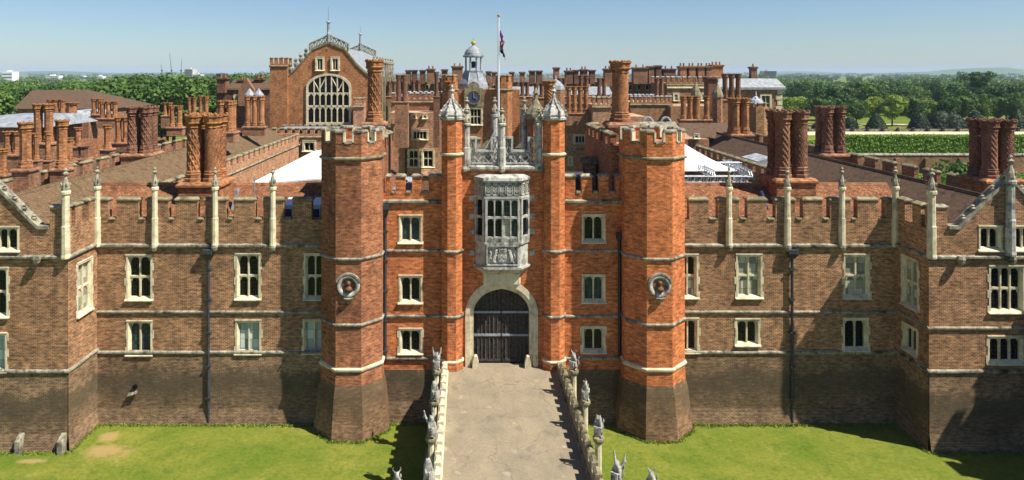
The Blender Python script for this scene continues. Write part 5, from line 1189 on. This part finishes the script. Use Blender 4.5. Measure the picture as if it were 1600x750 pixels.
# sandy brick block to the south-east
sb = thing('garden_palace', 'sandy brick palace block with white crenellated parapet and grey lead roof', 'building', (55, 140, 3))
D = 140.0
blockpx(sb, 1042, 1122, 120, D, 12, 'brick_sand', 10, cap='lead_pale', h=1.3); blockpx(sb, 1122, 1221, 162-24, D+4, 12, 'brick_sand', 0, name='east_wall')
mb = MB(); a, b = X(1118, D+4), X(1226, D+4); z0 = Z(140, D+4); mb.loft([[(a, D+3.4, z0), (b, D+3.4, z0), (b, D+17, z0), (a, D+17, z0)], [(a, D+3.4, z0+.5), (b, D+3.4, z0+.5), (b, D+17, z0+.5), (a, D+17, z0+.5)], [(a+1, D+5.5, z0+2.3), (b-1, D+5.5, z0+2.3), (b-1, D+15, z0+2.3), (a+1, D+15, z0+2.3)]]); part('lead_roof', mb, 'lead', sb)
for (a, b, c, d_, DD) in ((1051, 1061, 145, 158, D), (1094, 1104, 145, 158, D), (1187, 1205, 147, 175, D+4)): winpx(sb, a, b, c, d_, DD, lights=2, tiers=2, quoin=False, arch=False, sw=.35, panes='glass_teal')()
for k in range(8):
    mb = MB(); z = Z(198, D+4)+k*.95*1.2; w = 1.3 if k % 2 else 1.0; b = X(1221.5, D+4); mb.box(b-w, D+3.85, z, b+.08, D+4.3, z+.95); part('quoin', mb, 'stone', sb)
mb = MB(); string_x(mb, X(1042, D), X(1122, D), D, Z(137, D), .5, .3); part('cornice', mb, 'stone', sb)
for a, b in ((1063, 1073), (1077, 1087), (1091, 1101), (1104, 1113)): squat(sb, a, b, 103, 124, D+8, 2, 'brick_sand', 2)
squat(sb, 1113, 1130, 101, 124, D+8, 2, 'brick_hall', 3); squat(sb, 1174, 1183, 104, 130, D+10, 1.3, 'terra_dark', 1)
lo = thing('court_range', 'crenellated sandy range with round-headed recesses below the garden palace block', 'building', (45, 118, 3))
blockpx(lo, 985, 1050, 150, 118, 10, 'brick_sand', 10, cap='lead_pale', h=1.1)
blockpx(lo, 1048, 1172, 166, 116, 10, 'brick_sand', 0, name='south_wall')
chimney(lo, 1143, 115, 155, 175, 9.5, 3, 1, 'plain', 104, 'terra_dark'); squat(lo, 1107, 1121, 120, 196, 104, 2, 'terra_dark')
for px, yt, yb, w in ((1121, 152, 200, 14), (1087, 150, 190, 12)):
    DD = 100; xx = X(px, DD); a = w/2*DD/F; mb = MB(); mb.loft([octo(xx, DD, a, 5), octo(xx, DD, a, Z(yt, DD))]); tr = part('turret', mb, 'brick_far', lo)
    mb = MB(); mb.loft([octo(xx, DD, q*a, Z(yt, DD)+z) for q, z in ((1.15, 0), (1.15, .3), (1.0, .7), (.6, 1.3), (.25, 1.8), (.1, 2.2), (.25, 2.4), (.05, 2.9))]); part('ogee_dome', mb, 'stone_lichen', tr)
gt = thing('garden_tower', 'square sandy brick turret capped by a blue and white lead dome', 'tower', (X(1181, 92), 92, 3))
DD = 92; xx = X(1181, DD); mb = MB(); mb.loft([octo(xx, DD, 1.35, 3), octo(xx, DD, 1.35, Z(166, DD))]); tr = part('shaft', mb, 'brick_sand', gt)
for i in range(8): merlon(gt, (xx+1.2*math.cos(i*math.pi/4), DD+1.2*math.sin(i*math.pi/4), Z(166, DD)), .5, .5, .3, 'brick_sand', i*math.pi/4+math.pi/2, cap='stone_lichen')
mb = MB(); mb.lathe([(1.1, Z(166, DD)), (1.05, Z(162, DD)), (.8, Z(156, DD)), (.35, Z(152, DD)), (.1, Z(150, DD)), (.12, Z(148, DD)), (.03, Z(142, DD))], xx, DD, 12); part('lead_dome', mb, 'lead_pale', gt)
for i in range(6): t_ = i*math.pi/3; mb = MB(); mb.tube((xx+1.08*math.cos(t_), DD+1.08*math.sin(t_), Z(164, DD)), (xx+.4*math.cos(t_), DD+.4*math.sin(t_), Z(152.5, DD)), .1, 5); part('dome_rib', mb, 'clock', gt)
mb = MB(); mb.box(X(1190, DD), DD+.4, 3, X(1206, DD), DD+3, Z(168, DD)); part('side_wall', mb, 'brick_sand', gt)

# ================================================================== NORTH-SIDE SERVICE BUILDINGS (left)
def gabled(o, x0, x1, y0, y1, ze, zr, axis, wm, rm, over=.3):
    """wall box + ridge roof; ridge along axis"""
    mb = MB(); mb.box(x0, y0, 2.9, x1, y1, ze); part('wall', mb, wm, o); mb = MB()
    if axis == 'x': mb.prism_x([(y0-over, ze-.1), ((y0+y1)/2, zr), (y1+over, ze-.1)], x0-over, x1+over)
    else: mb.prism_y([(x0-over, ze-.1), ((x0+x1)/2, zr), (x1+over, ze-.1)], y0-over, y1+over)
    return part('roof', mb, rm, o)
kt = thing('kitchen_building', 'brown tiled kitchen roofs crowded with tall brick flues beyond the lichened roof', 'building', (-40, 58, 3))
gabled(kt, -46, -33, 47, 55, 9.4, 12.2, 'x', 'brick_far', 'tile_brown'); gabled(kt, -40, -33, 56, 70, 9.8, 12.6, 'y', 'brick_far', 'tile_brown')
gabled(kt, -56, -42, 58, 66, 9, 12, 'x', 'brick_far', 'tile_ochre')
for a in [(68, 162, 222, 262, 15, 2, 1, 'plain', 64), (20, 205, 240, 285, 14, 2, 1, 'plain', 56), (4, 232, 272, 300, 14, 1, 1, 'plain', 50), (108, 215, 252, 275, 12, 1, 1, 'plain', 56), (122, 199, 228, 255, 11, 1, 1, 'plain', 64), (130, 228, 246, 260, 16, 1, 1, 'plain', 58, 'terra_dark'), (52, 208, 250, 275, 9, 2, 1, 'plain', 60), (75, 205, 250, 270, 9, 1, 1, 'plain', 62), (168, 195, 232, 255, 12, 1, 1, 'plain', 70)]:
    chimney(kt, *a)
k2 = thing('kitchen_building', 'pinkish tiled kitchen roof with pale stone gable coping amid the brick flues', 'building', (-47, 84, 3))
gabled(k2, -58, -38, 80, 92, 8.5, 12.8, 'x', 'brick_far', 'tile_red'); gabled(k2, -37, -30.5, 72, 90, 9.5, 12.6, 'y', 'brick_far', 'tile_brown')
for k in range(1):
    mb = MB(); mb.tube((-46.8, 79.4, 12.9), (-42.2, 73.8, 8.6), .3, 5); part('gable_coping', mb, 'stone_grey', k2)
for a in [(88, 155, 178, 195, 9, 3, 1, 'plain', 96), (112, 160, 180, 195, 18, 1, 1, 'plain', 80), (152, 154, 178, 190, 9, 2, 1, 'plain', 98), (170, 158, 184, 200, 9, 3, 1, 'plain', 92), (275, 165, 198, 212, 10, 2, 1, 'plain', 84), (262, 160, 180, 200, 7, 2, 1, 'plain', 100), (300, 152, 180, 200, 7, 2, 1, 'plain', 98), (318, 150, 182, 200, 8, 2, 1, 'plain', 96)]:
    chimney(k2, *a)
k3 = thing('tennis_court_building', 'large brown hipped tile roof standing in front of the green tree belt', 'building', (-78, 125, 3))
z0, z1 = Z(170, 120), Z(141, 125); xa, xb = X(20, 120), X(172, 120)
mb = MB(); mb.box(xa+.5, 120.5, 3, xb-.5, 136, z0); part('wall', mb, 'brick_far', k3)
mb = MB(); mb.loft([[(xa, 120, z0), (xb, 120, z0), (xb, 137, z0), (xa, 137, z0)], [(X(50, 128), 128.2, z1), (X(134, 128), 128.2, z1), (X(134, 128), 128.8, z1), (X(50, 128), 128.8, z1)]]); part('roof', mb, 'tile_brown', k3)
k4 = thing('service_building', 'wide hipped grey lead roof between the nearest kitchen flues', 'building', (-55, 74, 3))
mb = MB(); mb.box(X(-30, 72), 70, 3, X(78, 72), 78, Z(196, 72)); part('wall', mb, 'brick_far', k4); mb = MB(); mb.loft([[(X(-32, 70), 69.5, Z(196, 72)), (X(80, 70), 69.5, Z(196, 72)), (X(80, 70), 79, Z(196, 72)), (X(-32, 70), 79, Z(196, 72))], [(X(-20, 70), 72, Z(180, 72)), (X(70, 70), 72, Z(180, 72)), (X(70, 70), 76, Z(180, 72)), (X(-20, 70), 76, Z(180, 72))]]); part('lead_roof', mb, 'lead', k4)
k5 = thing('service_building', 'small pale lead roof in front of the hipped brown tile roof', 'building', (-55, 95, 3))
mb = MB(); mb.box(X(118, 100), 97, 3, X(156, 100), 104, Z(180, 100)); part('wall', mb, 'brick_far', k5); mb = MB(); mb.loft([[(X(118, 100), 96.8, Z(180, 100)), (X(157, 100), 96.8, Z(180, 100)), (X(157, 100), 104, Z(180, 100)), (X(118, 100), 104, Z(180, 100))], [(X(121, 100), 98, Z(172, 100)), (X(154, 100), 98, Z(172, 100)), (X(154, 100), 103, Z(172, 100)), (X(121, 100), 103, Z(172, 100))]]); part('lead_roof', mb, 'lead_pale', k5)
k6 = thing('brick_house', 'tall dark red brick house with stepped gable left of the great hall', 'building', (X(375, 118), 118, 3))
D = 118.0; blockpx(k6, 338, 422, 138, D, 10, 'terra_dark', 0); mb = MB(); mb.prism_x([(D-.3, Z(140, D)), (D+5, Z(124, D)), (D+10.3, Z(140, D))], X(352, D), X(424, D)); part('roof', mb, 'tile_brown', k6)
squat(k6, 339, 352, 121, 145, D-1, 2, 'terra_dark', 2); squat(k6, 398, 410, 122, 140, D+3, 2, 'terra_dark', 2); squat(k6, 372, 380, 124, 140, D+3, 1.5, 'terra_dark', 1)
winpx(k6, 366, 375, 148, 163, D, lights=2, tiers=1, quoin=True, sw=.25)()
mb = MB(); mb.prism_y([(X(376, D), Z(165, D)), (X(376, D), Z(140, D)), (X(388, D), Z(122, D)), (X(400, D), Z(140, D)), (X(400, D), Z(165, D))], D-1.2, D-.2); part('gable', mb, 'brick_far', k6)
for a, b, DD in ((384, 396, 100), (396, 412, 100)):
    mb = MB(); xx = X((a+b)/2, DD); mb.loft([octo(xx, DD, .6, 3), octo(xx, DD, .6, Z(152, DD))]); tr = part('turret', mb, 'brick_far', k6); mb = MB(); mb.loft([octo(xx, DD, q, Z(152, DD)+z) for q, z in ((.75, 0), (.7, .4), (.35, .9), (.05, 1.3))]); part('lead_cap', mb, 'lead', tr)

# ================================================================== GARDENS (right)
def box_thing(name, label, cat, x0, y0, z0, x1, y1, z1, mat, group=None):
    mb = MB(); mb.box(x0, y0, z0, x1, y1, z1); o = part(name, mb, mat); return tag(o, label, cat, group)
gw = thing('garden_wall', 'long old brick garden wall with pale stone coping below the clipped hedge', 'wall', (80, 112, 3))
D = 112.0; mb = MB(); mb.box(X(1215, D), D, 2.9, X(1900, D), D+.5, Z(243, D)); part('brickwork', mb, 'brick_base', gw)
mb = MB(); mb.prism_x([(D-.1, Z(243, D)), (D-.1, Z(242, D)), (D+.25, Z(239.5, D)), (D+.6, Z(242, D)), (D+.6, Z(243, D))], X(1215, D), X(1900, D)); part('coping', mb, 'stone_grey', gw)
for px in (1358, 1401, 1447, 1500, 1560, 1630): mb = MB(); x = X(px, D); mb.box(x-.35, D-.4, 2.9, x+.35, D, Z(247, D)); part('buttress', mb, 'brick_base', gw)
def leafbox(name, label, x0, x1, y0, y1, z0, z1, mat, n, size, cat='hedge', parent=None):
    """clipped hedge: solid core with leaf faces all over its surface"""
    rng = np.random.default_rng(int(abs(x0)*7+y0)); V = []; Fc = []
    mb = MB(); e = size*.4; mb.box(x0+e, y0+e, z0, x1-e, y1-e, z1-e)
    for k in range(n):
        x = rng.uniform(x0, x1); q = rng.random()
        if q < .45: p = Vector((x, y0+rng.normal(0, .12)+.1, rng.uniform(z0, z1))); nn = Vector((0, -1, .25))
        else: p = Vector((x, rng.uniform(y0, y1), z1+rng.normal(0, .1)-.1)); nn = Vector((0, 0, 1))
        nn = (nn+Vector(rng.normal(0, .6, 3))).normalized(); u = nn.orthogonal().normalized(); w = nn.cross(u); s_ = size*rng.uniform(.5, 1.1)
        mb.add([p-u*s_*.5, p+w*s_*.35, p+u*s_*.5, p-w*s_*.35], [(0, 1, 2, 3)])
    o = part(name, mb, mat, parent, recalc=False); return tag(o, label, cat) if not parent else o
leafbox('hedge', 'tall bright green clipped hedge behind the garden wall', X(1322, 150), X(1850, 150), 150, 154, 3, Z(213, 150), 'hedge', 22000, .55)
leafbox('hedge', 'low clipped hedge at the foot of the garden wall beside the round shrub', 62, 120, 96, 99, 2.9, Z(276, 96), 'hedge', 9000, .45)
leafbox('hedge', 'short green hedge strip left of the tall clipped hedge', X(1250, 160), X(1290, 160), 160, 163, 3, Z(222, 160), 'hedge', 2500, .5)
gp = MB(); gp.quad((88, 199, 3.02), (260, 199, 3.02), (260, 211, 3.02), (88, 211, 3.02)); struct('garden_path', gp, 'gravel', label='pale gravel garden walk')
gp = MB(); gp.quad((60, 236, 3.02), (320, 236, 3.02), (320, 243, 3.02), (60, 243, 3.02)); struct('park_path', gp, 'gravel')
tw_ = thing('terrace_wall', 'low stone terrace wall with evenly spaced dark posts along the gravel walk', 'wall', (110, 196, 3))
mb = MB(); mb.box(X(1255, 212), 212, 2.9, 250, 212.4, 3.75); part('wall', mb, 'stone_grey', tw_)
px = 1262
while px < 1800:
    mb = MB(); x = X(px, 211.5); mb.box(x-.32, 211.2, 2.9, x+.32, 211.9, 3.9); mb.lathe([(.25, 3.9), (.38, 4.15), (.2, 4.35)], x, 211.5, 8); part('post', mb, 'iron', tw_); px += 23.5
# clipped yew cones
def cone_mesh(r, h, dome):
    rng = np.random.default_rng(int(r*100)); mb = MB()
    prof = lambda f: r*((1-f**1.7)**.6 if dome else (1-f**1.35)**.8)
    mb.lathe([(prof(f)*.93+.02, f*h*.97) for f in (0, .15, .3, .5, .7, .85, .95, 1)], 0, 0, 14)
    for k in range(1100):
        f = 1-math.sqrt(rng.random()); t_ = rng.uniform(0, 2*math.pi); q = prof(f)
        p = Vector((q*math.cos(t_), q*math.sin(t_), f*h)); nn = (Vector((math.cos(t_), math.sin(t_), .5))+Vector(rng.normal(0, .45, 3))).normalized(); u = nn.orthogonal().normalized(); w = nn.cross(u); s_ = .55*rng.uniform(.5, 1.1)
        mb.add([p-u*s_*.5, p+w*s_*.35, p+u*s_*.5, p-w*s_*.35], [(0, 1, 2, 3)])
    return mb.mesh('clipped_yew', ['yew'], recalc=False)
CN = [cone_mesh(2.6, 4.4, True), cone_mesh(2.4, 5.4, False), cone_mesh(3.2, 5.2, True)]
for px, k, D, sc in ((1213, 1, 203, .9), (1274, 1, 202, .45), (1328, 0, 203, 1), (1369, 1, 203, 1.05), (1437, 1, 202, 1.15), (1470, 2, 203, 1.25), (1488, 2, 201, 1.1), (1525, 1, 203, 1.25), (1590, 1, 200, 1.3), (1640, 0, 203, 1.2), (1700, 1, 203, 1.1)):
    D += 18; o = link('clipped_yew', CN[k], None, (X(px, D), D, 2.95), random.uniform(0, 6), (sc*(1.25 if k else 1), sc*(1.25 if k else 1), sc*.95)); tag(o, 'dark green clipped yew mound on the park lawn behind the terrace wall', 'topiary', 'clipped yews along the terrace')
# ---- trees
def crown_mesh(name, rx, rz, nl, nq, size, mat, seed, flat=False, zc=None):
    rng = np.random.default_rng(seed); V = np.zeros((nl*nq*4, 3)); zc = rz if zc is None else zc
    k = 0
    for i in range(nl):
        if flat: c = np.array([rng.normal(0, rx*.45), rng.normal(0, rx*.45), zc+rng.choice([-.6, -.2, .25, .6, .85])*rz]); lr = np.array([rx*.42, rx*.42, rz*.2])*rng.uniform(.7, 1.2)
        else:
            d = rng.normal(0, 1, 3); d /= np.linalg.norm(d); q = rng.uniform(.35, .78); c = d*q*np.array([rx, rx, rz])+np.array([0, 0, zc]); lr = np.array([rx, rx, rz])*rng.uniform(.24, .42)
        n_ = rng.normal(0, 1, (nq, 3)); n_ /= np.linalg.norm(n_, axis=1)[:, None]; p = c+n_*lr*rng.uniform(.75, 1.05, (nq, 1))
        nn = n_+rng.normal(0, .5, (nq, 3)); nn /= np.linalg.norm(nn, axis=1)[:, None]
        a = np.cross(nn, rng.normal(0, 1, (nq, 3))); a /= np.linalg.norm(a, axis=1)[:, None]; b = np.cross(nn, a); s_ = size*rng.uniform(.5, 1.15, (nq, 1))
        Q = np.stack([p-a*s_*.55, p+b*s_*.36, p+a*s_*.55, p-b*s_*.36], 1).reshape(-1, 3); V[k:k+nq*4] = Q; k += nq*4
    return V, mat
def quads_mesh(name, V, mat):
    me = bpy.data.meshes.new(name); n = len(V)//4
    me.vertices.add(n*4); me.vertices.foreach_set('co', V.astype(np.float32).ravel()); me.loops.add(n*4); me.loops.foreach_set('vertex_index', np.arange(n*4, dtype=np.int32)); me.polygons.add(n)
    me.polygons.foreach_set('loop_start', np.arange(0, n*4, 4, dtype=np.int32)); me.update(calc_edges=True); me.materials.append(MAT[mat]); return me
def trunk_mesh(h, r, rx, seed):
    rng = random.Random(seed); mb = MB(); mb.tube((0, 0, -.3), (.1, 0, h*.55), r, 8, 0, r*.7); mb.tube((.1, 0, h*.55), (0, .1, h*1.1), r*.7, 7, 0, r*.3)
    for k in range(6):
        t_ = rng.uniform(0, 6.28); z = h*rng.uniform(.5, .85); mb.tube((.05, 0, z), (rx*.55*math.cos(t_), rx*.55*math.sin(t_), z+h*rng.uniform(.25, .5)), r*.4, 5, 0, r*.12)
    return mb.mesh('trunk', ['bark'])
TV = {}
for i, (k, rx, rz, trunk, nl, mat, flat) in enumerate((('round', 5.2, 4.6, 2.6, 24, 'leaf', False), ('lime', 4.6, 5.2, 2.4, 24, 'leaf_light', False), ('broad', 6.6, 5.0, 2.6, 30, 'leaf', False), ('dark', 6.0, 6.0, 2.2, 30, 'leaf_dark', False), ('tall', 4.4, 7.5, 3, 26, 'leaf', False), ('cedar', 5.2, 7.5, 4, 30, 'leaf_dark', True))):
    V, m = crown_mesh(k, rx, rz, nl, 170, .72, mat, 10+i, flat, rz+trunk); TV[k] = (quads_mesh('crown', V, m), trunk_mesh(trunk+rz*.7, .32 if k != 'cedar' else .55, rx, i), 2*rz+trunk)
def tree(kind, px, yt, D, label, group, zb=3.0, w=1.0):
    cr_, tk, h = TV[kind]; H = Z(yt, D)-zb; s_ = H/h; x = X(px, D)
    label = {'lime': 'pale yellow-green ', 'tall': 'tall narrow ', 'broad': 'broad-crowned ', 'dark': 'dark green ', 'round': 'mid-green ', 'cedar': ''}[kind]+label if group else label; t = thing('tree', label, 'tree', (x, D, zb), group); rz_ = random.uniform(0, 6.28)
    link('crown', cr_, t, (x, D, zb), rz_, (s_*w, s_*w, s_)); link('trunk', tk, t, (x, D, zb), rz_, (s_, s_, s_))
AV = 'trees of the park avenue'; LA = 'tree standing in the park row behind the clipped yews'
for px, yt, kd, D, w in ((1228, 148, 'lime', 214, 1.1), (1252, 146, 'lime', 222, 1.1), (1278, 150, 'round', 214, 1.1), (1303, 152, 'round', 220, 1.1), (1338, 152, 'round', 212, 1.1), (1366, 146, 'lime', 218, 1.0), (1394, 143, 'lime', 212, 1.15), (1424, 150, 'round', 214, 1.1), (1452, 152, 'lime', 216, 1.0), (1480, 150, 'round', 213, 1.0), (1504, 148, 'round', 216, 1.0), (1534, 146, 'tall', 214, 1.2), (1560, 150, 'round', 217, 1.0), (1586, 144, 'tall', 212, 1.25), (1618, 148, 'round', 214, 1.1), (1655, 148, 'lime', 214, 1.1)):
    tree(kd, px, yt, D+20, LA, AV, w=w)
LB = 'tree in the wood behind the park avenue'
rb = random.Random(3)
for k in range(30):
    px = 1215+k*15+rb.uniform(-6, 6); D = rb.choice((260, 290, 330, 380, 440)); tree(rb.choice(('dark', 'broad', 'dark', 'round')), px, rb.uniform(124, 140) if D < 350 else rb.uniform(122, 130), D, LB, 'trees of the wood behind the avenue', w=1.15)
tree('cedar', 1524, 113, 300, 'tall flat-topped dark cedar rising above the surrounding wood', None, w=1.0)
LL = 'tree in the dense belt behind the hipped tile roof'
for k in range(58):
    px = -40+k*8.2+rb.uniform(-8, 8); D = rb.choice((165, 180, 200, 225, 255, 300)); yt = rb.uniform(113, 130) if px > 150 else rb.uniform(126, 142)
    if px > 440: continue
    tree(rb.choice(('dark', 'broad', 'round', 'broad', 'tall', 'dark')), px, yt, D, LL, 'trees of the belt behind the kitchens', w=1.2)
tree('lime', 185, 119, 190, 'conspicuous yellow-green tree in the belt behind the kitchen chimneys', None, w=1.1)
tree('dark', 30, 130, 150, LL, 'trees of the belt behind the kitchens'); tree('broad', 8, 138, 150, LL, 'trees of the belt behind the kitchens')
# round shrub by the garden wall
V, m = crown_mesh('shrub', 4.4, 2.6, 26, 80, .7, 'leaf_dark', 77, False, 2.4); o = link('shrub', quads_mesh('shrub', V, 'leaf'), None, (X(1492, 104), 104, 2.9), 0, (1, .6, 1)); tag(o, 'rounded dark green shrub in front of the garden wall', 'shrub')
# ---- far woodland, one mass
rngw = np.random.default_rng(5); base = [crown_mesh('w', 1, .8, 10, 22, .3, 'wood_far', 40+i, False, .8)[0] for i in range(5)]; parts = []
for k in range(2200):
    D = 420*math.exp(rngw.random()*2.9); px = rngw.uniform(-350, 1950); x = X(px, D)
    s_ = rngw.uniform(6, 10)*(1+D/5000); h = rngw.uniform(.75, 1.05)
    if 1200 < px < 1700 and D < 520: continue
    parts.append(base[k % 5]*np.array([s_, s_, s_*h])+np.array([x, D, 1.5]))
V = np.concatenate(parts); o = link('woodland', quads_mesh('woodland', V, 'wood_far')); tag(o, 'far woodland fading into the summer haze', None, None, 'stuff')
# ---- far hills
def hill(x0, x1, y, h, seed):
    rng = random.Random(seed); mb = MB(); n = 60; rows_ = []
    prof = [math.sin(math.pi*i/n)**.6*h*(.8+.2*math.sin(i*.35+seed))+rng.uniform(0, h*.06) for i in range(n+1)]
    V = [(x0+(x1-x0)*i/n, y+dy, 2+prof[i]*f) for dy, f in ((-600, 0), (-200, .7), (0, 1), (400, .8), (900, 0)) for i in range(n+1)]
    mb.add(V, [(r*(n+1)+i, r*(n+1)+i+1, (r+1)*(n+1)+i+1, (r+1)*(n+1)+i) for r in range(4) for i in range(n)]); return struct('hill', mb, 'wood_far', True)
hill(X(1380, 5500), X(1900, 5500), 5500, 74, 1); hill(X(900, 9000), X(1500, 9000), 9000, 50, 2); hill(X(-300, 7000), X(420, 7000), 7000, 44, 3); hill(X(380, 9500), X(1000, 9500), 9500, 40, 4)
# ---- far buildings and cranes
def far_block(name, label, x0, x1, yt, D, mat, floors=5, cat='building'):
    o = thing(name, label, cat, (X((x0+x1)/2, D), D, 3)); mb = MB(); a, b, zt_ = X(x0, D), X(x1, D), Z(yt, D); mb.box(a, D, 3, b, D+20, zt_); mb.box(a+(b-a)*.3, D+5, zt_, a+(b-a)*.6, D+12, zt_+3); part('wall', mb, mat, o)
    n = 6
    for k in range(floors): mb = MB(); z = 6+(zt_-6)*k/floors; mb.box(a+1, D-.4, z+1, b-1, D, z+2.4); part('window_band', mb, 'glass', o)
far_block('tower_block', 'pale blue-grey slab tower block on the far horizon beyond the park', 1193, 1214, 111, 1500, 'concrete', 8)
far_block('tower_block', 'pale concrete tower block beside the construction cranes', 288, 301, 108, 1200, 'concrete', 7); far_block('office_block', 'low pale office building next to the concrete tower block', 301, 312, 116, 1200, 'concrete', 3)
far_block('office_block', 'low white building on the far left horizon above the trees', 3, 19, 112, 1300, 'white_paint', 3)
for a, b, yt in ((70, 92, 118), (118, 140, 120), (150, 160, 119)): far_block('warehouse', 'low white far warehouse among the hazy trees', a, b, yt, 1900, 'white_paint', 2)
for o in bpy.data.objects:
    if o.name.startswith('warehouse'): o['group'] = 'far white warehouses'
gh = thing('gasholder', 'dark round gasholder tank showing above the trees by the great hall', 'gasholder', (X(347, 700), 700, 3)); mb = MB(); mb.lathe([(5.5, 3), (5.5, Z(116, 700)), (5, Z(115, 700)), (1, Z(114, 700))], X(347, 700), 700, 20); part('drum', mb, 'pipe', gh)
mb = MB()
for i in range(12): t_ = i*math.pi/6; mb.tube((X(347, 700)+5.7*math.cos(t_), 700+5.7*math.sin(t_), 3), (X(347, 700)+5.7*math.cos(t_), 700+5.7*math.sin(t_), Z(114.5, 700)), .12, 4)
part('guide_frame', mb, 'iron', gh)
for px, yt, jib in ((268, 82, (-18, -20)), (283, 92, (2, -10)), (253, 100, (-5, -12))):
    D = 1400; x = X(px, D); t = thing('crane', 'slim luffing construction crane on the hazy skyline', 'crane', (x, D, 3), 'cranes on the far skyline'); zc = Z(110, D)
    mb = MB(); mb.tube((x, D, 3), (x, D, zc), .7, 4); part('mast', mb, 'iron', t); mb = MB(); xj, zj = X(px+jib[0]*.35+ (3 if px == 268 else 0), D), Z(yt, D); mb.tube((x, D, zc), (xj, D, zj), .6, 4, 0, .3); part('jib', mb, 'iron', t); mb = MB(); mb.box(x-1.5, D-1, zc-2, x+1.5, D+1, zc+1); part('cab', mb, 'iron', t)
# ---- summer haze
hz_m = bpy.data.materials.new('summer_haze'); hz_m.use_nodes = True; nt = hz_m.node_tree; nt.nodes.remove(nt.nodes['Principled BSDF']); pv = nt.nodes.new('ShaderNodeVolumePrincipled')
pv.inputs['Color'].default_value = (.62, .79, 1.0, 1); pv.inputs['Density'].default_value = 1.0e-4; pv.inputs['Anisotropy'].default_value = .0
nt.links.new(pv.outputs[0], nt.nodes['Material Output'].inputs['Volume'])
mb = MB(); mb.box(-15000, -100, -1.2, 15000, 15000, 95); hz_o = part('haze', mb, [hz_m]); hz_o['kind'] = 'stuff'; hz_o['label'] = 'thin blue summer haze over the distant country'
